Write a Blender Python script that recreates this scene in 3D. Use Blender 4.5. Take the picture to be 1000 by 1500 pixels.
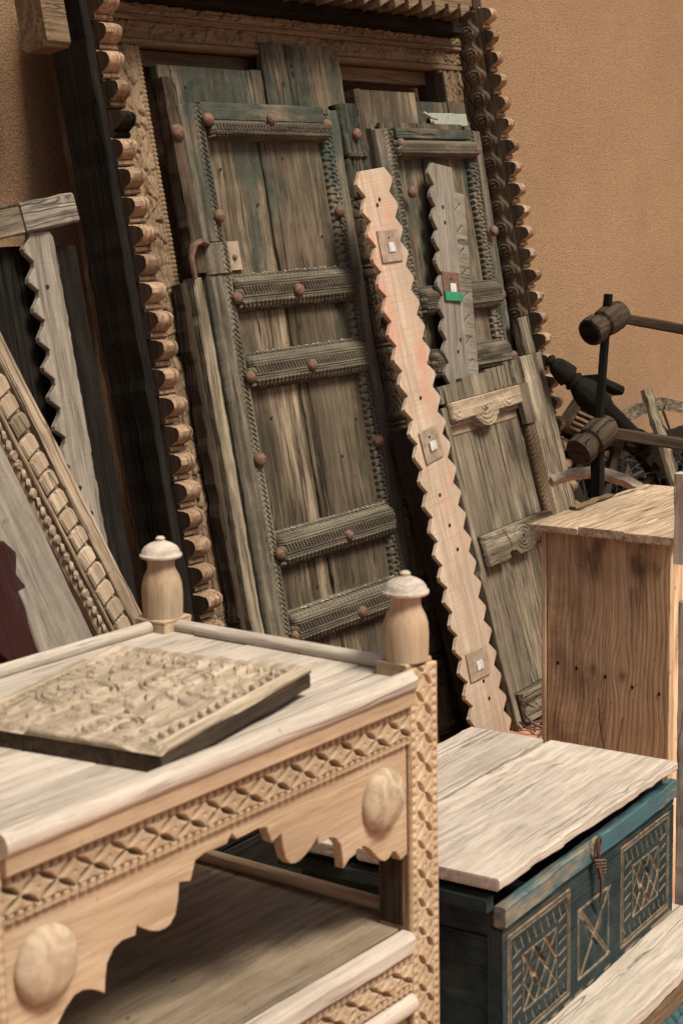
import bpy, bmesh, math, random
import numpy as np
from mathutils import Vector, Matrix
R = math.radians
for o in list(bpy.data.objects): bpy.data.objects.remove(o)
sc = bpy.context.scene
COL = sc.collection
# ------------------------------------------------------------------ camera
PITCH, ROLL, YAW = R(10.5), R(1.3), R(54.4)
cam_d = bpy.data.cameras.new('camera'); cam = bpy.data.objects.new('camera', cam_d); COL.objects.link(cam)
Fw = Vector((math.sin(YAW)*math.cos(PITCH), math.cos(YAW)*math.cos(PITCH), -math.sin(PITCH)))
Rt = Vector((math.cos(YAW), -math.sin(YAW), 0)); Dn = Fw.cross(Rt)
R2 = Rt*math.cos(ROLL)+Dn*math.sin(ROLL); D2 = -Rt*math.sin(ROLL)+Dn*math.cos(ROLL)
m = Matrix((R2, -D2, -Fw)).transposed().to_4x4(); m.translation = (0, 0, 1.7)
cam.matrix_world = m
cam_d.sensor_fit = 'VERTICAL'; cam_d.sensor_height = 36; cam_d.lens = 2520/1500*36
cam_d.clip_start = .05; cam_d.clip_end = 300
cam_d.dof.use_dof = True; cam_d.dof.focus_distance = 4.7; cam_d.dof.aperture_fstop = 9
sc.camera = cam
# ------------------------------------------------------------------ light
SUN = Vector((-.04, -.62, 1.0)).normalized()
w = bpy.data.worlds.new('World'); sc.world = w; w.use_nodes = True
nt = w.node_tree; bg = nt.nodes['Background']
sky = nt.nodes.new('ShaderNodeTexSky'); sky.sky_type = 'NISHITA'; sky.sun_disc = False
sky.sun_elevation = math.asin(SUN.z); sky.sun_rotation = math.atan2(SUN.x, SUN.y); sky.dust_density = 5.0; sky.air_density = 1.0; sky.ozone_density=.6
nt.links.new(sky.outputs[0], bg.inputs[0]); bg.inputs[1].default_value = .062
sd = bpy.data.lights.new('sun', 'SUN'); sd.energy = 3.4; sd.angle = R(18); sd.color = (1, .915, .79)
so = bpy.data.objects.new('sun', sd); COL.objects.link(so); so.rotation_euler = SUN.to_track_quat('Z', 'Y').to_euler(); so.location = SUN*20
vs = sc.view_settings; vs.view_transform = 'Standard'; vs.look = 'None'; vs.gamma = 1; vs.exposure = 0.60; vs.use_curve_mapping = False
# ------------------------------------------------------------------ noise helpers (numpy)
def hsh(i, j, s=0):
    n = (i.astype(np.int64)*374761393 + j.astype(np.int64)*668265263 + s*1442695041) & 0xffffffff
    n = ((n ^ (n >> 13))*1274126177) & 0xffffffff
    return ((n ^ (n >> 16)) & 0xffff)/65535.0
def vn(x, y, s=0):
    x = np.asarray(x, float); y = np.asarray(y, float)
    i = np.floor(x); j = np.floor(y); a = x-i; b = y-j; a = a*a*(3-2*a); b = b*b*(3-2*b)
    return (hsh(i, j, s)*(1-a)+hsh(i+1, j, s)*a)*(1-b)+(hsh(i, j+1, s)*(1-a)+hsh(i+1, j+1, s)*a)*b
def fbm(x, y, s=0): return vn(x, y, s)*.55+vn(x*2.1, y*2.1, s+7)*.3+vn(x*4.3, y*4.3, s+13)*.15
def lens(x, y, ang, L, W):
    c, s_ = np.cos(ang), np.sin(ang); xr = x*c+y*s_; yr = -x*s_+y*c
    a = np.abs(xr)/L
    return np.clip(1-np.abs(yr)/(W*np.maximum(1-a*a, 1e-4)), 0, 1)*(a < 1)
def seg(x, z, a, b):
    ax, az = a; bx, bz = b; dx, dz = bx-ax, bz-az
    t = np.clip(((x-ax)*dx+(z-az)*dz)/(dx*dx+dz*dz), 0, 1)
    return np.hypot(x-ax-t*dx, z-az-t*dz)
def groove(d, w): return np.clip(1-d/w, 0, 1)
def sm(a, b, x): t = np.clip((x-a)/(b-a), 0, 1); return t*t*(3-2*t)
def saw(x, p): return np.abs(((x/p) % 1)-.5)*2
def cells(x, z, px, pz, s, jit=.8):
    gx = x/px; gz = z/pz; i = np.floor(gx); j = np.floor(gz)
    f1 = np.full(x.shape, 9.); f2 = f1.copy(); oz = np.zeros(x.shape); cid = np.zeros(x.shape)
    for di in (-1, 0, 1):
        for dj in (-1, 0, 1):
            a = i+di; b = j+dj
            cx = a+.5+(hsh(a, b, s)-.5)*jit; cz = b+.5+(hsh(a, b, s+3)-.5)*jit
            d = np.hypot(gx-cx, gz-cz)
            n = d < f1; f2 = np.where(n, f1, np.minimum(f2, d)); oz = np.where(n, gz-cz, oz); cid = np.where(n, hsh(a, b, s+5), cid); f1 = np.where(n, d, f1)
    return f1, f2, oz, cid
# ------------------------------------------------------------------ materials
def N(t, ty, **k):
    n = t.nodes.new(ty)
    for a, b in k.items(): setattr(n, a, b)
    return n
def mathn(t, op, a, b=None, c=None, clamp=False):
    n = N(t, 'ShaderNodeMath', operation=op, use_clamp=clamp)
    for i, v in enumerate((a, b, c)):
        if v is None: continue
        if isinstance(v, (int, float)): n.inputs[i].default_value = v
        else: t.links.new(v, n.inputs[i])
    return n.outputs[0]
def mixc(t, f, a, b, blend='MIX'):
    n = N(t, 'ShaderNodeMix', data_type='RGBA', blend_type=blend)
    for s, v in ((n.inputs[0], f), (n.inputs[6], a), (n.inputs[7], b)):
        if hasattr(v, 'links'): t.links.new(v, s)
        elif isinstance(v, (int, float)): s.default_value = v
        else: s.default_value = (*v, 1)
    return n.outputs[2]
def noise(t, vec, scale, detail=3, rough=.55, dist=0):
    n = N(t, 'ShaderNodeTexNoise'); n.inputs['Scale'].default_value = scale; n.inputs['Detail'].default_value = detail
    n.inputs['Roughness'].default_value = rough; n.inputs['Distortion'].default_value = dist
    t.links.new(vec, n.inputs['Vector']); return n.outputs[0]
def remap(t, v, a, b, c=0, d=1):
    n = N(t, 'ShaderNodeMapRange', clamp=True); t.links.new(v, n.inputs[0])
    for i, q in enumerate((a, b, c, d)): n.inputs[i+1].default_value = q
    return n.outputs[0]
def newmat(name):
    mt = bpy.data.materials.new(name); mt.use_nodes = True; t = mt.node_tree
    b = t.nodes['Principled BSDF']; return mt, t, b
def coords(t, offs=True):
    tc = N(t, 'ShaderNodeTexCoord'); v = tc.outputs['Object']
    if offs:
        oi = N(t, 'ShaderNodeObjectInfo'); r = mathn(t, 'MULTIPLY', oi.outputs['Random'], 23.7)
        va = N(t, 'ShaderNodeVectorMath', operation='ADD'); t.links.new(v, va.inputs[0]); t.links.new(r, va.inputs[1]); v = va.outputs[0]
        return v, oi.outputs['Random']
    return v, None
def vscale(t, v, s):
    n = N(t, 'ShaderNodeVectorMath', operation='MULTIPLY'); t.links.new(v, n.inputs[0]); n.inputs[1].default_value = s; return n.outputs[0]
def wood(name, dark, light, axis='z', stain=(.05, .035, .025), st=.45, ring=1.0, paint=None, paint_amt=.5, paint2=None, crack=.5, bump=.5, saws=0, rough=.88, spec=.09, var=.18, grain=1.0, cut=None, knots=0, fine=1.0, tone=.6, fscale=1.0, scratch=.35, paintz=0, bleach=0):
    mt, t, b = newmat(name)
    tn = lambda c_: (c_[0]*.98, c_[1]*1.0, c_[2]*.96)
    dark, light, stain = tn(dark), tn(light), tn(stain)
    v, rnd = coords(t)
    k = {'x': (.09, 1, 1), 'y': (1, .09, 1), 'z': (1, 1, .09)}[axis]
    k2 = {'x': (.05, 1, 1), 'y': (1, .05, 1), 'z': (1, 1, .05)}[axis]
    wn = N(t, 'ShaderNodeTexNoise'); wn.inputs['Scale'].default_value = 5; wn.inputs['Detail'].default_value = 2; t.links.new(v, wn.inputs['Vector'])
    sb = N(t, 'ShaderNodeVectorMath', operation='MULTIPLY_ADD'); t.links.new(wn.outputs['Color'], sb.inputs[0]); sb.inputs[1].default_value = (.016,)*3; t.links.new(v, sb.inputs[2]); vw = sb.outputs[0]
    vr = vscale(t, vw, k); vf = vscale(t, vw, k2)
    rn = noise(t, vr, 7, 3, .45)
    rings = mathn(t, 'SINE', mathn(t, 'MULTIPLY', rn, 75*ring)); rings = remap(t, rings, -1, 1)
    rings = mathn(t, 'POWER', rings, 1.6)
    fib = noise(t, vf, 260, 3, .65); fibm = noise(t, vf, 85, 5, .68)
    mixv = mathn(t, 'ADD', mathn(t, 'MULTIPLY', rings, .16*grain), mathn(t, 'MULTIPLY', fibm, .85))
    mixv = mathn(t, 'ADD', mixv, mathn(t, 'MULTIPLY', fib, .55*fine)); mixv = remap(t, mixv, .55, .95); msk = remap(t, noise(t, vr, 4, 3, .6), .35, .65, .35, 1.0); mixv = mathn(t, 'ADD', mathn(t, 'MULTIPLY', mathn(t, 'SUBTRACT', mixv, .55), msk), .55)
    c = mixc(t, mixv, dark, light)
    big = noise(t, v, 2.2, 4, .6); bv = remap(t, big, .3, .7, 1-.42*tone, 1+.16*tone); c = mixc(t, 1.0, c, bv, 'MULTIPLY'); st2 = noise(t, vr, 3.2, 4, .6); c = mixc(t, 1.0, c, remap(t, st2, .32, .68, 1-.35*tone, 1.12), 'MULTIPLY')
    c = mixc(t, var, c, mixc(t, rnd, (.45, .42, .40), (1.0, 1.0, 1.0)), 'MULTIPLY')
    if bleach: c = mixc(t, mathn(t, 'MULTIPLY', mathn(t, 'MULTIPLY', remap(t, noise(t, vr, 4.5, 5, .65), .54, .66), remap(t, fibm, .35, .6)), bleach), c, tuple(min(.7, q*1.7) for q in light))
    # stains along the grain
    s1 = noise(t, vr, 5.5, 5, .65); s2 = noise(t, v, 9, 5, .7)
    sm_ = mathn(t, 'MULTIPLY', remap(t, s1, .50, .72), remap(t, s2, .35, .6)); c = mixc(t, mathn(t, 'MULTIPLY', sm_, st), c, stain)
    spk = noise(t, v, 70, 3, .7); c = mixc(t, mathn(t, 'MULTIPLY', remap(t, spk, .64, .72), st*.9), c, stain)
    scr = noise(t, vscale(t, vw, tuple(.06 if q < 1 else 1 for q in k)), 120*fscale, 3, .6); scm = mathn(t, 'MULTIPLY', remap(t, scr, .56, .66), remap(t, noise(t, v, 6, 4, .6), .4, .6)); c = mixc(t, mathn(t, 'MULTIPLY', scm, scratch), c, stain)
    if paint:
        p1 = noise(t, vscale(t, v, tuple(.35 if q < 1 else 1 for q in k)), 7, 6, .68)
        pf = mathn(t, 'ADD', p1, mathn(t, 'MULTIPLY', mathn(t, 'SUBTRACT', fibm, .5), .35))
        pc = paint
        if paintz:
            tcz = N(t, 'ShaderNodeTexCoord'); sz = N(t, 'ShaderNodeSeparateXYZ'); t.links.new(tcz.outputs['Object'], sz.inputs[0]); pf = mathn(t, 'ADD', pf, mathn(t, 'MULTIPLY', mathn(t, 'SUBTRACT', sz.outputs[2], 1.3), paintz))
        if paint2: pc = mixc(t, remap(t, noise(t, v, 14, 5, .7), .42, .62), paint, paint2)
        c = mixc(t, mathn(t, 'MULTIPLY', remap(t, pf, .72-paint_amt*.45, .84-paint_amt*.45), .85), c, pc)
    # cracks
    cn = noise(t, vscale(t, vw, tuple(.02 if q < 1 else 1 for q in k)), 38, 1, .5); ca = mathn(t, 'ABSOLUTE', mathn(t, 'SUBTRACT', cn, .5))
    cm = mathn(t, 'MULTIPLY', remap(t, ca, .0, .022, 1, 0), remap(t, noise(t, vr, 6, 2), .47, .60)); cm = mathn(t, 'MULTIPLY', cm, crack)
    c = mixc(t, mathn(t, 'MULTIPLY', cm, .85), c, tuple(q*.4 for q in stain))
    hb = mathn(t, 'ADD', mathn(t, 'MULTIPLY', fibm, .7), mathn(t, 'MULTIPLY', fib, .35))
    hb = mathn(t, 'SUBTRACT', hb, mathn(t, 'MULTIPLY', cm, 1.6)); hb = mathn(t, 'ADD', hb, mathn(t, 'MULTIPLY', rings, .06*grain))
    if knots:
        vo = N(t, 'ShaderNodeTexVoronoi'); vo.inputs['Scale'].default_value = knots; t.links.new(vscale(t, v, tuple(.5 if q < 1 else 1 for q in k)), vo.inputs['Vector'])
        kd = remap(t, vo.outputs['Distance'], .035, .085, 1, 0); c = mixc(t, mathn(t, 'MULTIPLY', kd, .85), c, tuple(q*.5 for q in stain)); hb = mathn(t, 'SUBTRACT', hb, mathn(t, 'MULTIPLY', kd, .8))
    if saws:
        ax = {'x': 0, 'y': 1, 'z': 2}[axis]; sx = N(t, 'ShaderNodeSeparateXYZ'); t.links.new(vw, sx.inputs[0])
        cs = noise(t, vscale(t, v, tuple(1 if q < 1 else .02 for q in k)), 190, 3, .7)
        c = mixc(t, mathn(t, 'MULTIPLY', remap(t, cs, .5, .64), saws), c, stain); hb = mathn(t, 'SUBTRACT', hb, mathn(t, 'MULTIPLY', remap(t, cs, .5, .64), .5*saws))
    if cut:
        at = N(t, 'ShaderNodeAttribute', attribute_name='cut'); c = mixc(t, at.outputs['Fac'], c, cut)
    bp = N(t, 'ShaderNodeBump'); bp.inputs['Strength'].default_value = bump; bp.inputs['Distance'].default_value = .004
    t.links.new(hb, bp.inputs['Height']); t.links.new(bp.outputs[0], b.inputs['Normal'])
    t.links.new(c, b.inputs['Base Color']); b.inputs['Roughness'].default_value = rough; b.inputs['Specular IOR Level'].default_value = spec
    return mt
def W3(name, **k): return {a: wood(name+'_'+a, axis=a, **k) for a in 'xyz'}
TAN = W3('honey_wood', dark=(.30, .185, .105), light=(.56, .43, .305), stain=(.16, .085, .04), st=.45, bump=.35, crack=.35, var=.08)
PALE = W3('bleached_wood', dark=(.29, .24, .195), light=(.57, .495, .43), stain=(.12, .085, .06), st=.5, bump=.5, crack=.8, var=.10, tone=.35, scratch=.5)
JAMB = W3('carved_brown_wood', dark=(.075, .048, .030), light=(.28, .195, .125), stain=(.04, .025, .016), st=.6, bump=.7, crack=1, var=.15)
BEAD = W3('orange_brown_wood', dark=(.17, .085, .04), light=(.50, .36, .25), stain=(.04, .025, .018), st=.55, bump=.9, crack=.8, var=.35)
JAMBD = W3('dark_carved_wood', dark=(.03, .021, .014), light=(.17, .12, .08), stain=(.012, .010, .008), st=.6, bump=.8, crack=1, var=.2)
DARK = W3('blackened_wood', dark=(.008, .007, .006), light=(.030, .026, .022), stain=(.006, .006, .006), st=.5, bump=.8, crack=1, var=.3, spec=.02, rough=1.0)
DKBR = W3('dark_brown_wood', dark=(.022, .016, .012), light=(.105, .075, .052), stain=(.01, .009, .008), st=.6, bump=.9, crack=1, var=.3)
DRIFT = W3('driftwood_tan', dark=(.15, .105, .068), light=(.50, .39, .285), stain=(.05, .035, .022), st=.6, bump=.6, crack=.8, var=.08, tone=.7)
FLOR = W3('greyed_carving_wood', dark=(.20, .15, .105), light=(.52, .42, .32), stain=(.05, .038, .028), st=.5, bump=.3, crack=.1, var=.05, tone=.4)
BOSS = W3('smooth_boss_wood', dark=(.27, .20, .14), light=(.50, .39, .285), stain=(.12, .08, .05), st=.25, bump=.04, crack=.2, var=.05, tone=.3, scratch=.1, grain=1.8)
SHELF = W3('dusty_brown_shelf_wood', dark=(.11, .08, .055), light=(.42, .33, .24), stain=(.02, .014, .01), st=.7, bump=.3, crack=.3, var=.08, tone=1.0)
DOOR = W3('green_grey_door_wood', dark=(.022, .018, .013), light=(.25, .205, .15), stain=(.02, .018, .014), st=.7, bump=1.0, crack=1, paint=(.026, .038, .031), paint2=(.055, .062, .048), paint_amt=.55, var=.15, tone=1.0, scratch=.8, paintz=.12)
DCARV = W3('green_grey_carved_wood', dark=(.028, .023, .017), light=(.235, .20, .15), stain=(.014, .013, .011), st=.8, bump=.5, crack=.4, paint=(.034, .052, .044), paint_amt=.42, var=.12, paintz=.14)
DPANEL = W3('door_panel_wood', dark=(.020, .015, .010), light=(.24, .185, .13), stain=(.03, .024, .016), st=.75, bump=1.0, crack=1, paint=(.050, .060, .046), paint2=(.018, .027, .023), paint_amt=.40, var=.12, tone=1.2, bleach=1.0, scratch=1.0, paintz=.11)
GREYW = W3('silver_grey_wood', dark=(.10, .083, .068), light=(.34, .295, .245), stain=(.03, .025, .02), st=.5, bump=.7, crack=.8, saws=.07, var=.1)
WEATH = W3('weathered_grey_wood', dark=(.05, .036, .024), light=(.34, .28, .205), stain=(.035, .027, .02), st=.5, bump=1.2, crack=1, ring=.8, var=.12, tone=1.0, scratch=.9, bleach=.6)
PINK = W3('pink_painted_wood', dark=(.30, .22, .165), light=(.50, .41, .32), stain=(.40, .20, .13), st=.3, bump=.35, crack=.3, paint=(.46, .22, .15), paint2=(.47, .30, .22), paint_amt=.36, saws=.4, var=.05)
BOXW = W3('brown_box_wood', dark=(.42, .26, .15), light=(.76, .55, .36), stain=(.06, .032, .016), st=.7, bump=.5, crack=.7, ring=.9, grain=1.5, knots=3.2, fine=.7, var=.05, tone=.45, cut=(.075, .04, .02))
TEAL = W3('teal_painted_wood', dark=(.035, .032, .026), light=(.11, .095, .075), stain=(.01, .012, .012), st=.4, bump=.7, crack=.6, paint=(.010, .024, .028), paint2=(.028, .044, .046), paint_amt=.90, cut=(.30, .21, .13), var=.1)
BLUE = W3('worn_blue_painted_wood', dark=(.14, .115, .085), light=(.34, .28, .21), stain=(.03, .03, .028), st=.5, bump=.6, crack=.6, paint=(.022, .10, .128), paint2=(.026, .08, .098), paint_amt=.80, var=.1)
BOXT = W3('sunbleached_box_top', dark=(.22, .145, .09), light=(.60, .45, .32), stain=(.06, .035, .02), st=.5, bump=.8, crack=1, ring=1.4, grain=1.5, var=.1)
RED = W3('dark_red_painted_wood', dark=(.02, .010, .009), light=(.07, .045, .038), stain=(.01, .008, .008), st=.6, bump=.7, crack=.6, paint=(.028, .008, .007), paint_amt=.7, var=.1)
def simple(name, col, col2, scale=30, rough=.8, bump=.3, dist=.003, metal=0, detail=5):
    mt, t, b = newmat(name); v, r = coords(t)
    n = noise(t, v, scale, detail, .65); c = mixc(t, remap(t, n, .35, .65), col, col2); t.links.new(c, b.inputs['Base Color'])
    bp = N(t, 'ShaderNodeBump'); bp.inputs['Strength'].default_value = bump; bp.inputs['Distance'].default_value = dist
    t.links.new(noise(t, v, scale*3, 4, .6), bp.inputs['Height']); t.links.new(bp.outputs[0], b.inputs['Normal'])
    b.inputs['Roughness'].default_value = rough; b.inputs['Metallic'].default_value = metal; return mt
RUST = simple('rusted_iron', (.19, .095, .05), (.05, .030, .022), 110, .75, .5)
IRON = simple('dark_iron', (.035, .022, .016), (.11, .05, .028), 50, .6, .4)
BRASS = simple('dull_brass_plate', (.20, .145, .095), (.33, .25, .175), 40, .6, .3)
MIRROR = simple('white_inlay', (.62, .62, .60), (.34, .33, .31), 40, .3, .1)
GREENP = simple('bright_green_paint', (.015, .22, .10), (.012, .15, .075), 60, .6, .3)
PGREEN = simple('pale_green_metal', (.20, .24, .18), (.30, .31, .25), 60, .6, .3)
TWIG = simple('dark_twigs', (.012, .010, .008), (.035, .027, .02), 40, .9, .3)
TERRA = simple('terracotta', (.36, .17, .10), (.45, .235, .145), 12, .85, .4)
HOLE = simple('hole_shade_black', (.004, .004, .004), (.008, .007, .006), 40, .95, .2)  # shade inside nail and knot holes, painted as flat black discs
# stucco
mt, t, b = newmat('ochre_stucco'); tc = N(t, 'ShaderNodeTexCoord'); v = tc.outputs['Object']
n1 = noise(t, v, 1.1, 5, .6); n2 = noise(t, v, 170, 4, .75); n3 = noise(t, vscale(t, v, (1, 1, .3)), 5, 5, .7); n4 = noise(t, v, 210, 2, .5)
c = mixc(t, remap(t, n1, .32, .68), (.335, .212, .115), (.415, .272, .155)); c = mixc(t, remap(t, n3, .52, .75, 0, .4), c, (.30, .185, .10))
c = mixc(t, remap(t, n2, .40, .56, .85, 0), c, (.21, .125, .068))
t.links.new(c, b.inputs['Base Color']); b.inputs['Roughness'].default_value = .92; b.inputs['Specular IOR Level'].default_value = .15
bp = N(t, 'ShaderNodeBump'); bp.inputs['Strength'].default_value = 1.0; bp.inputs['Distance'].default_value = .008
t.links.new(mathn(t, 'ADD', n2, mathn(t, 'MULTIPLY', n4, .35)), bp.inputs['Height']); t.links.new(bp.outputs[0], b.inputs['Normal']); STUCCO = mt
# ------------------------------------------------------------------ object helpers
def root(name, label, cat, loc=(0, 0, 0), rot=(0, 0, 0), group=None):
    o = bpy.data.objects.new(name, None); o.empty_display_size = .05; COL.objects.link(o); o.location = loc; o.rotation_euler = rot
    o['label'] = label; o['category'] = cat
    if group: o['group'] = group
    return o
def mk(name, vs, fs, mat, parent=None, smooth=False, mats=None, fm=None):
    me = bpy.data.meshes.new(name); me.from_pydata([tuple(p) for p in vs], [], fs); me.validate()
    for q in (mats or [mat]): me.materials.append(q)
    if fm: me.polygons.foreach_set('material_index', fm)
    if smooth: me.polygons.foreach_set('use_smooth', [True]*len(me.polygons))
    me.update()
    if smooth: me.set_sharp_from_angle(angle=R(38))
    o = bpy.data.objects.new(name, me); COL.objects.link(o)
    if parent: o.parent = parent
    return o
def dup(o, parent, loc=None, rot=None, scale=None):
    c = o.copy(); COL.objects.link(c); c.parent = parent
    if loc is not None: c.location = loc
    if rot is not None: c.rotation_euler = rot
    if scale is not None: c.scale = scale
    return c
def place(o, loc=None, rot=None):
    if loc is not None: o.location = loc
    if rot is not None: o.rotation_euler = rot
    return o
def relief(name, x0, z0, Wd, H, fn, mat, parent, res=.002, T=.02, y=0, cutfn=None, smooth=False, swap=False):
    """carved board in the x-z plane, front towards -y; fn(x,z)=height above y, clamped at -T"""
    nx = max(2, int(Wd/res)+1); nz = max(2, int(H/res)+1)
    X, Z = np.meshgrid(np.linspace(0, Wd, nx), np.linspace(0, H, nz))
    h = np.maximum(fn(X, Z), -T*.98)
    P = np.stack([X+x0, y-h, Z+z0], -1).reshape(-1, 3)
    idx = np.arange(nx*nz).reshape(nz, nx)
    q = np.stack([idx[:-1, :-1], idx[:-1, 1:], idx[1:, 1:], idx[1:, :-1]], -1).reshape(-1, 4)
    ring = np.concatenate([idx[0, :], idx[1:, -1], idx[-1, -2::-1], idx[-2:0:-1, 0]])
    B = P[ring].copy(); B[:, 1] = y+T; nb = len(ring); base = nx*nz
    P = np.concatenate([P, B]); rb = base+np.arange(nb)
    sk = np.stack([ring, rb, np.roll(rb, -1), np.roll(ring, -1)], -1)
    me = bpy.data.meshes.new(name)
    nq = len(q)+len(sk); me.vertices.add(len(P)); me.vertices.foreach_set('co', P.ravel())
    loops = np.concatenate([q.ravel(), sk.ravel(), rb[::-1]]); me.loops.add(len(loops)); me.loops.foreach_set('vertex_index', loops)
    me.polygons.add(nq+1); me.polygons.foreach_set('loop_start', np.concatenate([np.arange(nq)*4, [nq*4]])); me.polygons.foreach_set('loop_total', np.concatenate([np.full(nq, 4), [nb]]))
    if smooth: me.polygons.foreach_set('use_smooth', np.concatenate([np.ones(len(q), bool), np.zeros(len(sk)+1, bool)]))
    me.update(calc_edges=True)
    if cutfn is not None:
        a = me.attributes.new('cut', 'FLOAT', 'POINT'); a.data.foreach_set('value', np.concatenate([np.clip(cutfn(X, Z), 0, 1).ravel(), np.zeros(nb)]))
    me.materials.append(mat)
    o = bpy.data.objects.new(name, me); COL.objects.link(o); o.parent = parent; return o
SEED = [1]
def plank(name, x0, x1, y0, y1, z0, z1, mat3, parent, axis=None, wear=.002, ch=.003, n=None, bow=0, mat=None, loc=None, rot=None):
    """worn board: a lofted chamfered section with uneven edges, grain along its longest side"""
    SEED[0] += 1; s = SEED[0]
    d = (x1-x0, y1-y0, z1-z0); ax = 'xyz'.index(axis) if axis else d.index(max(d))
    L = d[ax]; o2 = [i for i in range(3) if i != ax]; lo = (x0, y0, z0)
    n = n or max(4, min(90, int(L/.018)))
    a0, a1 = lo[o2[0]], lo[o2[0]]+d[o2[0]]; b0, b1 = lo[o2[1]], lo[o2[1]]+d[o2[1]]
    c = min(ch, .3*min(a1-a0, b1-b0)); vs = []; fs = []
    secs = [0, .0006]+[i/n for i in range(1, n)]+[.9994, 1]
    for q, tt in enumerate(secs):
        e = c if q in (0, len(secs)-1) else 0
        def w_(k): return (float(vn(tt*L*22, k*7.3, s))-.5)*1.6*wear+(float(vn(tt*L*47, k*3.9, s+20))-.5)*1.0*wear+(float(vn(tt*L*4, k*3.1, s+50))-.5)*1.3*wear
        bo = bow*4*tt*(1-tt)
        A0, A1, B0, B1 = a0+e+w_(0), a1-e+w_(1), b0+e+w_(2)*.5+bo, b1-e+w_(3)*.5+bo
        pts = [(A0+c, B0), (A1-c, B0), (A1, B0+c), (A1, B1-c), (A1-c, B1), (A0+c, B1), (A0, B1-c), (A0, B0+c)]
        for a, b_ in pts:
            p = [0, 0, 0]; p[ax] = lo[ax]+tt*L; p[o2[0]] = a; p[o2[1]] = b_; vs.append(p)
    for q in range(len(secs)-1):
        for k in range(8):
            f = (q*8+k, q*8+(k+1) % 8, q*8+8+(k+1) % 8, q*8+8+k); fs.append(f if ax != 1 else f[::-1])
    f0 = tuple(range(8)); f1 = tuple(range(len(vs)-8, len(vs))); fs.append(f0[::-1] if ax != 1 else f0); fs.append(f1 if ax != 1 else f1[::-1])
    o = mk(name, vs, fs, mat or mat3['xyz'[ax]], parent)
    if loc is not None: o.location = loc
    if rot is not None: o.rotation_euler = rot
    return o
def prism(name, pts, y0, y1, mat, parent, bev=.002, loc=None, rot=None):
    bm = bmesh.new(); vv = [bm.verts.new((p[0], y0, p[1])) for p in pts]; f = bm.faces.new(vv)
    bm.normal_update()
    if f.normal.y > 0: f.normal_flip()
    r = bmesh.ops.extrude_face_region(bm, geom=[f]); nv = [g for g in r['geom'] if isinstance(g, bmesh.types.BMVert)]
    for v_ in nv: v_.co.y = y1
    bmesh.ops.recalc_face_normals(bm, faces=bm.faces)
    if bev:
        es = [e for e in bm.edges if abs(e.verts[0].co.y-y0) < 1e-6 and abs(e.verts[1].co.y-y0) < 1e-6]
        bmesh.ops.bevel(bm, geom=es, offset=bev, segments=1, affect='EDGES')
    me = bpy.data.meshes.new(name); bm.to_mesh(me); bm.free(); me.materials.append(mat)
    o = bpy.data.objects.new(name, me); COL.objects.link(o); o.parent = parent; place(o, loc, rot); return o
def lathe(name, prof, mat, parent, loc=(0, 0, 0), rot=None, n=28, scale=None):
    vs = []; fs = []
    for r, z in prof:
        for i in range(n): a = 2*math.pi*i/n; vs.append((r*math.cos(a), r*math.sin(a), z))
    for j in range(len(prof)-1):
        for i in range(n): fs.append((j*n+i, j*n+(i+1) % n, (j+1)*n+(i+1) % n, (j+1)*n+i))
    fs.append(tuple(range(n))[::-1]); fs.append(tuple(range((len(prof)-1)*n, len(prof)*n)))
    o = mk(name, vs, fs, mat, parent, smooth=True); place(o, loc, rot)
    if scale: o.scale = scale
    return o
def tube(name, pts, rad, mat, parent, n=10, smooth=True, wob=0, flat=1.0):
    vs = []; fs = []; pts = [Vector(p) for p in pts]; rads = rad if isinstance(rad, (list, tuple)) else [rad]*len(pts)
    up = None
    for i, p in enumerate(pts):
        tg = (pts[min(i+1, len(pts)-1)]-pts[max(i-1, 0)]).normalized()
        if up is None:
            up = Vector((0, 0, 1)) if abs(tg.z) < .9 else Vector((1, 0, 0))
        s_ = tg.cross(up).normalized(); up = s_.cross(tg).normalized()
        for k in range(n):
            a = 2*math.pi*(k+.5)/n; r = rads[i]*(1+wob*(random.random()-.5)); vs.append(p+s_*math.cos(a)*r+up*math.sin(a)*r*flat)
    for i in range(len(pts)-1):
        for k in range(n): fs.append((i*n+k, i*n+n+k, i*n+n+(k+1) % n, i*n+(k+1) % n))
    fs.append(tuple(range(n))); fs.append(tuple(range(len(vs)-n, len(vs)))[::-1])
    return mk(name, vs, fs, mat, parent, smooth=smooth)
def lerp(a, b, n): return [tuple(a[k]+(b[k]-a[k])*i/(n-1) for k in range(3)) for i in range(n)]
random.seed(5)
# ================================================================== SETTING
fl = mk('floor', [(-20, -20, 0), (30, -20, 0), (30, 3.36, 0), (-20, 3.36, 0)], [(0, 1, 2, 3)], TERRA); fl['kind'] = 'structure'
wa = mk('courtyard_wall', [(-12, 3.36, -.2), (20, 3.36, -.2), (20, 3.36, 3.6), (-12, 3.36, 3.6), (-12, 3.66, -.2), (20, 3.66, -.2), (20, 3.66, 3.6), (-12, 3.66, 3.6)],
        [(0, 1, 2, 3), (5, 4, 7, 6), (3, 2, 6, 7), (4, 0, 3, 7), (1, 5, 6, 2), (4, 5, 1, 0)], STUCCO)
wa['label'] = 'rough ochre stucco courtyard wall behind the leaning doors'; wa['category'] = 'wall'
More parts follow.
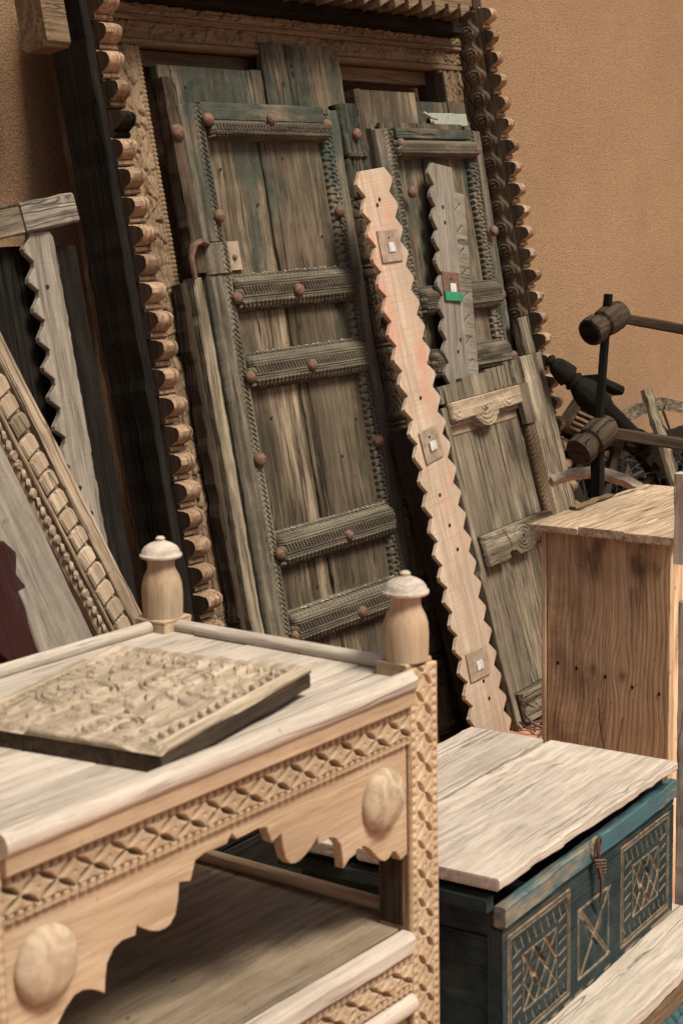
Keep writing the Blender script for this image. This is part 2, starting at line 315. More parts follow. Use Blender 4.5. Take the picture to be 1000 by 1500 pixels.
# ================================================================== LEANING FRAME (x = along wall, y = into wall, z = up the lean)
LEAN = R(10); Y0 = 2.76
def leanroot(name, label, cat, u=0., w=0., v=0., roll=0., lean=LEAN, group=None):
    y = Vector((0, math.cos(LEAN), -math.sin(LEAN))); z = Vector((0, math.sin(LEAN), math.cos(LEAN)))
    p = Vector((u, Y0, 0))-y*w+z*v
    o = root(name, label, cat, p, (0, 0, 0), group)
    o.rotation_euler = (Matrix.Rotation(-lean, 3, 'X') @ Matrix.Rotation(roll, 3, 'Y')).to_euler()
    return o
STUD = [(.017, 0), (.0185, .004), (.0175, .009), (.014, .014), (.008, .0175), (.001, .0185)]
stud0 = None
def stud(parent, x, z, y, s=1.0):
    global stud0
    if stud0 is None:
        stud0 = lathe('stud', STUD, RUST, parent, n=12); o = stud0
    else: o = dup(stud0, parent)
    o.location = (x, y, z); o.rotation_euler = (math.pi/2, random.random()*6, 0); k = s*random.uniform(.92, 1.1); o.scale = (k, k*random.uniform(.9, 1.05), k)
    return o
# ---- carving patterns
def worn(X, Z, s, a=.0012): return (fbm(X*60, Z*60, s)-.5)*2*a
def f_scroll(Wd, H, s, vertical=True, edge='right'):
    def f(X, Z):
        A, B = (X, Z) if vertical else (Z, X)   # A across, B along
        wx = A+.010*np.sin(B*2*math.pi/.11+.8)+(vn(B*30, A*30, s)-.5)*.012
        f1, f2, oz, cid = cells(wx+(vn(A*55, B*45, s+6)-.5)*.010, B+(vn(A*40, B*20, s+2)-.5)*.03, .026, .060, s, .95)
        g = groove(f2-f1, .13)*sm(.25, .55, vn(A*35, B*22, s+17))
        h = .010*(1-g)-.006*np.clip(oz, -.6, .6)-.004*groove(np.abs(f1-.28), .07)
        vein = groove(np.abs(A-Wd*.48-.02*np.sin(B*2*math.pi/.16)), .005); h = h+.004*vein
        h -= .004*groove(np.abs(vn(A*110, B*9, s+21)-.5), .09); h *= sm(.2, .42, vn(A*14, B*9, s+9))*.6+.4
        w_ = Wd if vertical else H
        d = w_-A if edge == 'right' else A
        rim = (d < .013); h = np.where(rim, .010-.006*groove(saw(B, .012), .45), h)
        h = np.where((d > .013) & (d < .017), -.003, h)
        return h+worn(X, Z, s+4, .0016)
    return f
def f_rail(Wd, H, s=0):
    def f(X, Z):
        t_ = Z/H; e = .0055
        prof = .038*np.clip(np.minimum(t_, 1-t_)/.27, 0, 1)**.75
        h = prof.copy()
        pt = .019
        # loops on the upper slope
        a = (t_-.86)*H; r = np.hypot(((X/pt) % 1-.35)*pt, a); h -= .012*groove(np.abs(r-.0065), .0026)*(t_ > .76)*(((X/pt) % 1) > .2)
        h -= .010*groove(saw(X+a*.9, pt), .35)*(t_ > .90)
        h -= .007*(groove(np.abs(t_-.755)*H, .0016)+groove(np.abs(t_-.68)*H, .0016)+groove(np.abs(t_-.40)*H, .0016)+groove(np.abs(t_-.33)*H, .0016))
        h -= .005*groove(np.hypot(((X/.012) % 1-.5)*.012, (t_-.717)*H), .0038)+.005*groove(np.hypot(((X/.012) % 1-.5)*.012, (t_-.365)*H), .0038)
        h -= .014*groove(saw(X+Z*.45, .0140), .6)*((t_ > .44) & (t_ < .64))
        zz = np.abs(((X/.018) % 1)-.5)*2; h -= .013*groove(np.abs((t_-.10)/.2-zz*.85), .30)*((t_ > .08) & (t_ < .31))
        h = np.where(t_ < .07+.075*saw(X, .014), -1, h); h = np.where(t_ > .985-.03*saw(X+.004, .018), -1, h)
        wear_ = sm(.55, .8, vn(X*9, Z*25, s+3)); h = h*(1-wear_*.10)
        return h+worn(X, Z, s, .0012)
    return f
def f_stile(Wd, H, s, inner='left', style=0):
    def f(X, Z):
        A = X if inner == 'left' else Wd-X
        h = .018*np.ones_like(X)+.008*sm(0, .012, A)-.01*sm(.058, .07, A)
        if style == 0:
            p = .025; ph = (Z/p) % 1
            r = np.hypot(A-.017, (ph-.5)*p); h -= .013*groove(np.abs(r-.010), .0036)*(A-.017+(ph-.5)*p*.6 > -.006)
            r2 = np.hypot(A-.027, (((Z/p)+.5) % 1-.5)*p); h -= .010*groove(np.abs(r2-.009), .003)*(A > .022)
            h -= .005*(groove(np.abs(A-.040), .0018)+groove(np.abs(A-.053), .0018))
            h -= .010*groove(saw(Z+A*.8, .014), .5)*((A > .042) & (A < .051))
            h = np.where(A < .006*saw(Z, .02), -1, h)
        else:
            h -= .005*(groove(np.abs(A-.012), .002)+groove(np.abs(A-.030), .002))
            h -= .010*groove(saw(Z-A*1.1, .0145), .5)*((A > .014) & (A < .028)) + .005*groove(np.hypot(A-.038, ((Z/.017) % 1-.5)*.017), .0045)
            h = np.where(A < .004*saw(Z, .016), -1, h)
        h -= .004*sm(.5, .75, vn(X*20, Z*4, s))
        return h+worn(X, Z, s, .0013)
    return f
# ---------------- the great carved door frame
FR = leanroot('carved_door_frame', 'huge carved wooden door frame leaning against the ochre wall, holding the two studded doors', 'door frame')
AW = -.05
relief('carved_jamb', 3.352, 0, .200, 2.14, f_scroll(.2, 2.1, 11), JAMB['z'], FR, .003, .05, y=.05)
relief('carved_jamb', 5.055, 0, .135, 2.15, f_scroll(.135, 2.1, 31, edge='left'), JAMB['z'], FR, .003, .05, y=.05)
relief('carved_lintel', 3.352, 2.142, 1.84, .062, f_scroll(1.9, .062, 23, False, edge='left'), JAMB['x'], FR, .003, .05, y=.045)
relief('carved_lintel', 3.352, 2.206, 1.84, .042, f_scroll(1.9, .042, 27, False, edge='left'), JAMB['x'], FR, .003, .05, y=.035)
plank('lintel_backing', 3.35, 5.19, .10, .14, 2.10, 2.5, JAMB, FR)
plank('inner_reveal', 3.545, 3.556, .05, .16, 0, 2.13, DKBR, FR)
plank('inner_reveal', 5.05, 5.06, .03, .14, 1.9, 2.13, DKBR, FR)
# cornice: stepped shelf with dentils
plank('cornice_board', 3.36, 5.03, -.13, .1, 2.33, 2.37, JAMB, FR, wear=.003)
plank('cornice_board', 3.36, 5.08, -.07, .1, 2.29, 2.328, DKBR, FR)
plank('cornice_board', 3.35, 5.14, -.02, .1, 2.25, 2.288, DARK, FR)
def dentil_mesh():
    pts = [(0, 0), (.058, .022), (.058, .034), (.078, .034), (.078, .075), (0, .075)]
    return pts
d0 = prism('dentil', dentil_mesh(), 0, .07, JAMB['x'], FR, .003)
for i in range(21):
    o = d0 if i == 0 else dup(d0, FR)
    o.location = (3.37+i*.0785, -.145+random.uniform(-.003, .003), 2.262+random.uniform(-.002, .002)); o.rotation_euler = (0, random.uniform(-.03, .03), 0)
# beads (turned-looking scallops)
PB = .0735
def bead_mesh(name, mat, parent, Wb=.10, depth=.055, s=0, cap=None):
    prof = [(0, .012), (.004, .020), (.012, .020), (.015, .012), (.018, .022), (.026, .042), (.038, .053), (.050, .055), (.060, .048), (.067, .030), (.0695, .012), (.0725, .010)]
    us = [0, .10, .25, .42, .55, .62, .66, .70, .80, .92, 1.0]; uf = [.97, 1, 1, 1, .99, .95, .80, .95, .93, .84, .62]
    vs = []; fs = []; n = len(prof)
    for i, (u, f_) in enumerate(zip(us, uf)):
        for j, (z, y) in enumerate(prof):
            k = (y*f_*(depth/.055))*(1+.10*(hsh(np.array(i*3.), np.array(j*5.), s)-.5)); vs.append((u*Wb, -float(k), z))
    for i in range(len(us)-1):
        for j in range(n-1): fs.append((i*n+j, i*n+n+j, i*n+n+j+1, i*n+j+1))
    nb = len(vs)
    for i in (0, len(us)-1): vs += [(us[i]*Wb, .03, prof[0][0]), (us[i]*Wb, .03, prof[-1][0])]
    fs.append((nb,)+tuple(range(0, n))+(nb+1,)); k = (len(us)-1)*n; fs.append((nb+3,)+tuple(range(k+n-1, k-1, -1))+(nb+2,))
    o = mk(name, vs, fs, mat, parent, smooth=True, mats=[mat, cap or DKBR['z']], fm=[0]*(len(fs)-2)+[1, 0]);  # default dark brown end cap: the bead's shaded side put into its colour
    return o
bl = [bead_mesh('bead', (BEAD if s < 3 else DARK)['z'], FR, .070, (.054, .048, .057, .050)[s], s) for s in range(4)]
k = 0
for i in range(31):
    kb = 3 if i in (3, 25) else (i*7 % 3 if i > 2 else i); o = bl[kb] if (i < 4) else dup(bl[kb], FR)
    u = 3.294+(.0 if i < 14 else 0); o.location = (u+random.uniform(-.003, .003), -.035, .035+i*PB); o.rotation_euler = (random.uniform(-.04, .04), random.uniform(-.05, .05), 0); o.scale = (random.uniform(.92, 1.05), random.uniform(.80, 1.12), random.uniform(.96, 1.01))
plank('bead_post', 3.300, 3.352, -.034, .13, 0, 2.33, JAMB, FR)
# dark scalloped side board in front of the bead ends
def scal_side(z0, z1, amp=.05, s=0):
    pts = []; z = z0; out = []
    n = int((z1-z0)/PB)
    for i in range(n):
        zb = z0+i*PB
        for dz, dy in ((.0, .010), (.012, .010), (.018, .018), (.030, .042), (.045, .050), (.058, .046), (.067, .024)):
            out.append((zb+dz, dy*.5-.003+random.uniform(-.003, .003)))
    return out
plank('side_board', 3.262, 3.2925, -.041, .082, 0, 2.36, DARK, FR, axis='z', wear=.003)
plank('back_board', 3.268, 3.29, .085, .108, 0, 2.30, DKBR, FR, wear=.004)
# corner block (beam end) at the top left
plank('beam_end', 3.135, 3.217, -.03, .06, 2.10, 2.32, JAMB, FR, axis='x', ch=.012, wear=.004)
plank('beam_end', 3.13, 3.217, -.045, .05, 2.325, 2.38, DKBR, FR, axis='x', ch=.01)
# right jamb
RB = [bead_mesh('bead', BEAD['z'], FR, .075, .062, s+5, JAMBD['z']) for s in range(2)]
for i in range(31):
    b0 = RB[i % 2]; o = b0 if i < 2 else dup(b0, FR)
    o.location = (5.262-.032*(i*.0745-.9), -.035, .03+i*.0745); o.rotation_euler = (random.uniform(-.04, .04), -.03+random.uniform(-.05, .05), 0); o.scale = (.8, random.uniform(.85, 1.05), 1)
plank('bead_post', 0, .055, -.034, .15, 0, 2.42, DKBR, FR, loc=(5.291, 0, 0), rot=(0, -.032, 0))
def f_leaf(X, Z):
    p = .0745; ph = (Z+.012) % p-p/2; A = X
    r = np.hypot((A-.058)*1.0, ph*1.25)
    h = .006*np.sqrt(np.clip(1-(r/.030)**2, 0, 1))-.007*lens(A-.058, ph, R(12), .022, .0035)-.004*groove(np.abs(r-.018), .003)
    h = h-.008*groove(np.abs(A-.030-.010*np.cos(Z*2*math.pi/p)), .005)-.006*groove(np.abs(A-.014), .003)
    h = np.where(A > .086+.012*np.cos(ph/p*2*math.pi), -1, h)
    return h+worn(X, Z, 5, .0014)
lf = relief('leaf_carving', 0, 0, .099, 2.33, f_leaf, JAMBD['z'], FR, .0022, .018)
lf.location = (5.272, .060, 0); lf.rotation_euler = (Matrix.Rotation(-.032, 3, 'Y') @ Matrix.Rotation(R(-90), 3, 'Z')).to_euler()
# ---------------- left door leaf
L1 = leanroot('studded_door', 'tall green-grey studded door leaf with five carved rails, standing left of the pink scalloped strip', 'door')
plank('panel_board', 3.640, 3.950, .006, .026, .0, 1.97, DPANEL, L1, wear=.0035, n=60)
plank('panel_board', 3.9575, 4.262, .004, .024, .0, 1.97, DPANEL, L1, wear=.003, n=60)
plank('back_board', 3.60, 4.0, .03, .06, .9, 2.088, DPANEL, L1, wear=.004)
plank('back_board', 4.008, 4.058, .032, .06, 1.6, 2.092, DPANEL, L1, wear=.003)
plank('back_board', 4.064, 4.452, .028, .055, 1.55, 2.172, DPANEL, L1, wear=.003)
plank('edge_board', 3.588, 3.630, .004, .05, 1.52, 2.05, DKBR, L1, wear=.004, ch=.006)
plank('edge_board', 3.585, 3.632, .012, .05, 0, 1.50, DARK, L1, wear=.005, ch=.006)
relief('stile', 3.632, 0, .088, 1.51, lambda X, Z: f_stile(.085, 1, 3, 'right', 1)(X, Z), DCARV['z'], L1, .002, .03, y=.012)
relief('stile', 3.632, 1.512, .088, .085, lambda X, Z: f_stile(.085, 1, 4, 'right', 1)(X, Z)+.006, DCARV['z'], L1, .002, .03, y=.012)
relief('stile', 3.628, 1.60, .092, .375, lambda X, Z: f_stile(.085, 1, 8, 'right', 1)(X, Z), DCARV['z'], L1, .002, .03, y=.012)
relief('stile', 4.240, 0, .112, 1.975, lambda X, Z: f_stile(.112, 1, 6, 'left', 0)(X, Z), DCARV['z'], L1, .002, .03, y=.012)
plank('top_board', 3.70, 4.262, -.014, .02, 1.932, 1.982, DOOR, L1, wear=.002)
for hinge in ((3.722, 1.555),): plank('latch_plate', hinge[0], hinge[0]+.055, -.003, .003, hinge[1]-.035, hinge[1]+.045, None, L1, mat=BRASS, wear=.001); stud(L1, hinge[0]+.025, hinge[1], -.003, .4)
r0 = relief('rail', 0, 0, .545, .118, f_rail(.545, .118, 2), DCARV['x'], L1, .0018, .02, y=0)
r0.location = (3.716, -.002, 1.392)
r1 = relief('rail', 0, 0, .545, .118, f_rail(.545, .118, 9), DCARV['x'], L1, .0018, .02, y=0); r1.location = (3.714, -.002, 1.174)
for z, sz, x in ((.672, 1.0, 3.712), (.446, 1.0, 3.712), (.20, 1.0, 3.712)):
    o = dup(r1, L1, (x, -.003, z)); o.scale = (1, 1, sz)
o = relief('rail', 0, 0, .53, .062, f_rail(.53, .062, 4), DCARV['x'], L1, .0018, .02, y=0); o.location = (3.717, -.004, 1.873)
for r_, zs in enumerate((1.935, 1.450, 1.232, .733, .50)):
    for x in (3.705, 3.968 if r_ < 3 else 4.008, 4.258): stud(L1, x+random.uniform(-.004, .004), zs+random.uniform(-.004, .004)-.006, -.036 if x > 3.9 and x < 4.1 else -.018, 1.02)
for x, z in ((3.694, 1.668), (4.26, 1.667), (3.69, .994), (4.266, .971)): stud(L1, x, z, -.013, 1.1)
stud(L1, 3.605, 1.90, .01, 1.2)
# centre cover post (astragal) of the left leaf
def f_astr(X, Z):
    Wd = .096; A = np.abs(X-Wd/2)/(Wd/2)
    h = .028*np.sqrt(np.clip(1-A*A*.8, 0, 1))
    seg_ = .245; ph = (Z % seg_)/seg_; odd = (np.floor(Z/seg_) % 2) > .5
    h -= .012*(groove(np.abs(ph-.03)*seg_, .006)+groove(np.abs(ph-.97)*seg_, .006))
    h += .006*groove(np.abs(ph-.10)*seg_, .012)+.006*groove(np.abs(ph-.9)*seg_, .012)
    carve = .008*groove(np.abs(((Z+np.abs(X-Wd/2)*1.1)/.028) % 1-.5)*2, .35)
    h -= carve*np.where((ph > .16) & (ph < .42), 1, 0)
    f1, f2, oz, cid = cells(X, Z, .02, .03, 77, .8); h -= .010*groove(f2-f1, .2)*(ph > .5)*(ph < .84)
    tp = Z > 1.67; lf_ = .012*groove(np.abs(saw(X+.006, .032)-.3), .3)*((Z < 1.80) | (Z > 1.87)); h = np.where(tp, .022-lf_+.008*(np.abs(Z-1.808) < .008), h)
    h = np.where((Z > 1.67) & (Z < 1.70) & (saw(X, .048) < .5-(Z-1.67)*10), -1, h)
    return h+worn(X, Z, 3, .002)
relief('cover_post', 4.355, .03, .096, 1.965, f_astr, JAMBD['z'], L1, .0025, .03, y=.01)
relief('cover_post_head', 4.355, 1.71, .092, .285, lambda X, Z: f_astr(X, Z+1.68)+.004, DOOR['z'], L1, .0022, .02, y=.006)
for z in (1.90, 1.333, .632): stud(L1, 4.402, z, -.022, 1.1)
rr = random.Random(11)
for x, z in ((3.76, 1.80), (3.90, 1.70), (4.05, 1.83), (4.18, 1.60), (3.80, 1.10), (4.10, .95), (3.88, .60), (4.2, 1.05), (3.7, 2.03), (4.30, 2.10)):
    lathe('nail_hole_shade', [(.004, 0), (.004, .0015)], HOLE, L1, (x, .003 if z < 1.98 else .028, z), (math.pi/2, 0, 0), n=7)
lathe('knot_hole_shade', [(.013, 0), (.011, .002)], HOLE, L1, (4.20, .0285, 2.095), (math.pi/2, 0, 0), n=12, scale=(.8, 1.9, 1))
vs = []; fs = []
for zt in (1.392+.114, 1.174+.114, .672+.114, .446+.114):
    for i in range(46):
        x = 3.74+rr.random()**.8*.50; y = -.014+rr.uniform(-.012, .010); r = rr.uniform(.0012, .0038); b0 = len(vs); a = rr.random()*3
        if rr.random() < .25: continue
        for k_ in range(4): vs.append((x+r*math.cos(a+k_*1.6), y+r*math.sin(a+k_*1.5), zt+rr.uniform(-.001, .002)))
        vs.append((x, y, zt+r*1.2)); fs += [(b0+k_, b0+(k_+1) % 4, b0+4) for k_ in range(4)]+[(b0+3, b0+2, b0+1, b0)]
mk('plaster_crumbs', vs, fs, PALE['x'], L1)['kind'] = 'stuff'
# iron hook holding the left edge
tube('iron_hook', [(3.635, -.005, 1.595), (3.58, -.03, 1.60), (3.545, -.035, 1.59), (3.528, -.035, 1.56), (3.528, -.035, 1.50)], [.012, .013, .012, .010, .008], RUST, L1, n=8, flat=.6)
# ---------------- rough posts beside the left leaf
P1 = leanroot('rough_plank', 'narrow rough-sawn grey plank wedged between carved jamb and left edge of the studded door', 'plank', u=3.575, w=.0)
plank('plank_face', -.050, -.004, -.03, .012, 0, 1.505, WEATH, P1, wear=.003, ch=.004, n=60)
plank('plank_side', -.076, -.052, -.012, .03, 0, 1.495, DKBR, P1, wear=.004, ch=.004)
# ---------------- right door leaf
L2 = leanroot('studded_door', 'right studded door leaf with pale green hasp, mostly behind the grey scalloped board', 'door')
plank('panel_board', 4.60, 4.805, .012, .03, .0, 1.95, DPANEL, L2, wear=.003)
plank('panel_board', 4.812, 5.09, .010, .03, .0, 1.95, DPANEL, L2, wear=.003)
plank('back_board', 4.515, 4.865, .034, .066, 1.2, 2.055, DPANEL, L2, wear=.004)
plank('back_board', 4.871, 5.03, .036, .066, 1.2, 2.028, DPANEL, L2, wear=.003)
plank('back_board', 5.034, 5.172, .034, .066, 1.2, 2.030, DPANEL, L2, wear=.003)
plank('edge_board', 4.478, 4.512, .005, .09, 0, 2.05, DKBR, L2, wear=.005, ch=.008)
plank('edge_board', 4.513, 4.556, .018, .05, 0, 1.93, DARK, L2, wear=.004)
relief('stile', 4.556, 0, .085, 1.925, lambda X, Z: f_stile(.085, 1, 14, 'right', 0)(X, Z), DCARV['z'], L2, .0025, .03, y=.016)
relief('stile', 5.065, 0, .112, 1.925, lambda X, Z: f_stile(.112, 1, 16, 'left', 0)(X, Z), DCARV['z'], L2, .0025, .03, y=.014)
plank('top_board', 4.642, 5.10, -.012, .02, 1.893, 1.928, DOOR, L2)
o = relief('rail', 0, 0, .47, .066, f_rail(.47, .066, 24), DCARV['x'], L2, .0022, .02, y=0); o.location = (4.63, .0, 1.826)
for z in (1.318, 1.115, .66):
    o = dup(r0, L2, (4.635, .0, z)); o.scale = (.86, 1, .9)
for x, z in ((4.645, 1.873), (4.905, 1.86), (5.098, 1.857), (4.665, 1.72), (5.131, 1.582), (5.115, 1.365), (5.133, 1.154)): stud(L2, x, z, -.018, 1.05)
plank('hasp', 4.91, 5.14, .018, .026, 1.945, 1.988, None, L2, mat=PGREEN, wear=.002)
tube('hasp_pin', [(4.86, .01, 1.985), (4.89, .0, 1.968), (4.93, .005, 1.965)], .006, PGREEN, L2, n=6)
# ---------------- scalloped strips
def hexstrip(n, L, hb0, hb1, hn0, hn1, seed=0, left=True, right=True, wr=None):
    rr = random.Random(seed); Lp = []; Rp = []
    for i in range(n):
        t0 = i/n; zb = i*L/n; hb = hb0+(hb1-hb0)*t0; hn = hn0+(hn1-hn0)*t0; p = L/n
        for dz, a in ((.0, 0), (.42, 1), (.56, 1)):
            j = lambda: rr.uniform(-.0025, .0025)
            x = hn+(hb-hn)*a
            Lp.append((-x+j(), zb+dz*p+j())); Rp.append((x+j() if right else wr+j(), zb+dz*p+j()))
    x = hn0+(hn1-hn0)
    Lp.append((-hn1, L)); Rp.append((hn1 if right else wr, L))
    return Rp+Lp[::-1]
def plate(parent, x, z, y, rot=0, W=.11, H=.095, mat=BRASS, inlay=True):
    p = plank('plate', -W/2, W/2, 0, .005, -H/2, H/2, None, parent, mat=mat, wear=.0015, ch=.001, n=4); p.location = (x, y, z); p.rotation_euler = (0, rot, 0)
    if inlay:
        q = plank('inlay', -.016, .018, -.0045, -.001, -.018, .010, None, p, mat=MIRROR, wear=.001, ch=.0005, n=4)
    for dx, dz in ((-.004, .025),) : lathe('nail_hole_shade', [(.004, 0), (.004, .0012)], HOLE, p, (dx, 0, dz), (math.pi/2, 0, 0), n=8)
    return p
PK = leanroot('scalloped_strip', 'long pinkish-white scalloped wooden strip with three square-holed plates, leaning on the doors', 'wooden strip', u=4.432, w=.155, v=-.015, roll=-math.atan((4.432-4.268)/1.77))
prism('strip_board', hexstrip(24, 1.79, .112, .092, .084, .064, 4), 0, .013, PINK['z'], PK, .0015)
plate(PK, .0, 1.56, -.006, R(3)); plate(PK, -.008, .955, -.006, R(-4), .10, .10); plate(PK, -.01, .26, -.006, R(3), .115, .09)
for z in (1.70, 1.685, 1.1, .80, .70, .62, .20, .14): lathe('nail_hole_shade', [(.006, 0), (.006, .0015)], HOLE, PK, (random.uniform(-.02, .02), -.0005, z), (math.pi/2, 0, 0), n=8)
GS = leanroot('scalloped_board', 'grey scalloped board with rusty green-edged plate, leaning on the right studded door', 'board', u=4.70-.12, w=.045, v=.02, roll=R(8.2))
prism('board_face', hexstrip(25, 1.80, .085, .085, .060, .060, 9, True, False, .055)[:-1], 0, .014, GREYW['z'], GS, .002)
def f_notch(X, Z):
    p = .0735; ph = (Z % p); h = -.003-.0012*groove(saw(Z-X*.55, .0075), .6)
    d = seg(X, ph, (.0, .012), (.036, .040)); h = h-.014*groove(d, .004)
    return h
relief('notched_edge', .0565, .1, .066, 1.62, f_notch, GREYW['x'], GS, .0025, .02, y=0)
p = plate(GS, -.01, 1.40, -.006, R(-2), .10, .095, RUST); g = plank('green_paint_edge', -.049, .049, -.0035, .001, -.046, -.018, None, p, mat=GREENP, n=4, ch=.0005)
for x, z in ((-.02, 1.66), (-.015, 1.61), (.02, 1.23), (.0, 1.19)): lathe('nail_hole_shade', [(.006, 0), (.006, .0015)], HOLE, GS, (x, -.0005, z), (math.pi/2, 0, 0), n=8)
# ---------------- small weathered door panel on the right
SD = root('weathered_door_panel', 'small weathered grey door panel with carved brown rails, leaning behind the plain wooden box', 'door panel', (4.622, 2.612, .0))
SD.rotation_euler = (Matrix.Rotation(-R(14), 3, 'X') @ Matrix.Rotation(-R(1.8), 3, 'Y')).to_euler()
xs = [0, .155, .30, .50]
for a, b_ in zip(xs[:-1], xs[1:]): plank('panel_board', a+.002, b_-.002, .022, .034, .01, 1.06, WEATH, SD, wear=.002)
plank('stile', .512, .655, -.006, .03, .0, 1.16, WEATH, SD, wear=.004)
plank('stile_stub', .565, .632, -.004, .03, 1.162, 1.29, WEATH, SD, wear=.003)
plank('stile', -.03, .0, .0, .03, .0, 1.06, WEATH, SD, wear=.003)
for a, b_, h in ((-.03, .12, 1.128), (.122, .27, 1.138), (.272, .40, 1.146), (.402, .510, 1.155)): plank('top_board', a, b_, -.002, .03, 1.072, h, WEATH, SD, axis='z', wear=.003, rot=(0, 0, 0))
def f_rope(X, Z):
    h = .010-.006*groove(saw(Z-X*.45, .016), .5)-.004*groove(saw(X, .0165), .3)
    return h+worn(X, Z, 8, .0015)
relief('carved_edge', .455, .0, .055, .93, f_rope, JAMB['z'], SD, .0025, .02, y=.004)
plank('block', .445, .511, -.012, .01, .935, 1.07, WEATH, SD, wear=.003)
def f_toprail(X, Z):
    h = .018*np.ones_like(X); h -= .009*groove(saw(X, .0155), .5)*(Z > .075)*(Z < .10)
    r = np.hypot(X-.20, Z-.085); h = np.where((Z < .045+.0*X) & (r > .085), -.006, h)
    h -= .006*groove(saw(r, .014), .45)*(Z < .07)*(r < .085)
    for cx in (.04, .36): rr_ = np.hypot(X-cx, Z-.075); h -= .006*groove(saw(rr_+X*.3, .014), .45)*(Z < .07)*(rr_ < .06)
    h = np.where((np.hypot(X-.20, Z-.055) < .008), -.01, h)
    h = np.where((Z < .03) & (r > .083), -1, h)
    return h+worn(X, Z, 4, .002)
relief('carved_rail', .005, .965, .435, .105, f_toprail, DRIFT['x'], SD, .0025, .02, y=0)
def f_midrail(X, Z):
    h = .020*np.ones_like(X); r = np.hypot((X-.24)*.8, Z-.05); h -= .007*groove(saw(r, .012), .4)*(r < .05)
    h = np.where(r < .008, -.01, h); h -= .009*groove(np.abs(X-.13-.02*np.sin(Z*40)), .004)+.009*groove(np.abs(X-.345), .004)
    h = np.where((r > .062) & (Z < .02) & (X > .13), -1, h)
    return h+worn(X, Z, 6, .003)
relief('carved_rail', .005, .535, .45, .10, f_midrail, WEATH['x'], SD, .0025, .02, y=0)
def f_botrail(X, Z):
    h = .020*np.ones_like(X)
    for i in range(9):
        h -= .007*lens(X-.03-i*.048, Z-.045-.012*(i % 2), R(35 if i % 2 else -30), .028, .006)
        h -= .006*groove(np.abs(np.hypot(X-.05-i*.048, Z-.02)-.03), .004)*(Z > .02)
    return h+worn(X, Z, 7, .003)
relief('carved_rail', .01, .02, .455, .095, f_botrail, WEATH['x'], SD, .0025, .02, y=0)
for x, z in ((.50, .97), (.57, .12), (.3, .62)): lathe('nail_hole_shade', [(.007, 0), (.007, .002)], HOLE, SD, (x, -.007, z), (math.pi/2, 0, 0), n=8)
# ---------------- dark narrow boards
DB = leanroot('dark_board', 'plain dark brown board leaning between studded door and pink strip', 'board', u=4.525, w=.055, roll=-R(9))
plank('board_face', -.06, .055, 0, .025, 0, 1.0, DKBR, DB, wear=.002)
ST = leanroot('thin_lath', 'thin dark lath leaning in the shadow left of the carved frame', 'lath', u=2.95, w=.2, roll=-R(4))
plank('lath_face', -.012, .012, 0, .018, 0, 1.20, DKBR, ST, wear=.002)
# ================================================================== LEFT CLUSTER (leaning pieces)
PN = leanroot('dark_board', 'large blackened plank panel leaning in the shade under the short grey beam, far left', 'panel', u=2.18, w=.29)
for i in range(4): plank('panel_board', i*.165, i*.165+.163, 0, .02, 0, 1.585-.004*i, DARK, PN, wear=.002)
BM = leanroot('timber_beam', 'short squared grey beam lying across the top of the far-left boards', 'beam', u=2.45, w=.33, v=1.572, roll=-R(7))
plank('beam_half', -.25, .195, -.01, .05, -.0, .058, WEATH, BM, wear=.002)
plank('beam_half', .196, .362, -.014, .06, -.0, .066, GREYW, BM, wear=.003, ch=.004)
SB = leanroot('scalloped_board', 'grey-brown scalloped board leaning on the blackened plank panel at far left', 'board', u=2.683, w=.33, v=0, roll=R(.2))
def onesided(n, L, hb, hn, wr, n2, seed=3):
    rr = random.Random(seed); Lp = []; Rp = []; p = L/n
    for i in range(n):
        for dz, a in ((0, 0), (.30, 1), (.45, 1), (.8, .1)):
            Lp.append((-(hn+(hb-hn)*a)+rr.uniform(-.002, .002), i*p+dz*p))
            zz = i*p+dz*p
            Rp.append((wr-.012+(.016*a) if i < n2 else wr+rr.uniform(-.002, .002), zz))
    return Rp+[(wr-.01, L), (-hn, L)]+Lp[::-1]
prism('board_face', onesided(25, 1.60, .050, .026, .046, 12), 0, .014, GREYW['z'], SB, .002)
for z in (1.48, 1.04, .98, .7): lathe('nail_hole_shade', [(.005, 0), (.005, .0015)], HOLE, SB, (random.uniform(-.01, .03), -.0005, z), (math.pi/2, 0, 0), n=8)
CB = leanroot('carved_beam', 'heavy tan beam carved with a row of scale blocks and small discs, leaning steeply at left', 'carved beam', u=2.975, w=.46, v=0, roll=-R(22.5))
plank('beam_body', -.125, .0, .006, .085, 0, 1.62, DRIFT, CB, wear=.003, ch=.006)
plank('edge_moulding', -.038, -.002, -.008, .006, 0, 1.62, DRIFT, CB, wear=.002)
plank('groove_fillet', -.098, -.090, -.006, .006, 0, 1.62, DRIFT, CB, wear=.001)
sb0 = None
for i in range(36):
    if sb0 is None:
        sb0 = prism('scale_block', [(-.0865, 0), (-.044, .004), (-.042, .014), (-.041, .030), (-.046, .040), (-.060, .043), (-.078, .041), (-.0865, .034)], -.010, .006, DRIFT['z'], CB, .004); o = sb0
    else: o = dup(sb0, CB)
    o.location = (random.uniform(-.001, .001), random.uniform(-.0015, .003), .0+i*.0448); o.rotation_euler = (R(-4)+random.uniform(-.03, .03), random.uniform(-.03, .03), 0)
c0 = None
for i in range(72):
    if c0 is None: c0 = lathe('disc', [(.0115, 0), (.0115, .004), (.009, .0075), (.001, .0085)], DRIFT['z'], CB, n=12); o = c0
    else: o = dup(c0, CB)
    o.location = (-.111, .006, .012+i*.0222); o.rotation_euler = (R(90+18), 0, random.random())
GB = leanroot('grey_board', 'wide flat pale grey sawn board leaning at far left below the carved beam', 'board', u=2.715, w=.53, v=0, roll=-R(20))
plank('board_face', -.36, .0, 0, .022, 0, 1.35, GREYW, GB, wear=.0015)
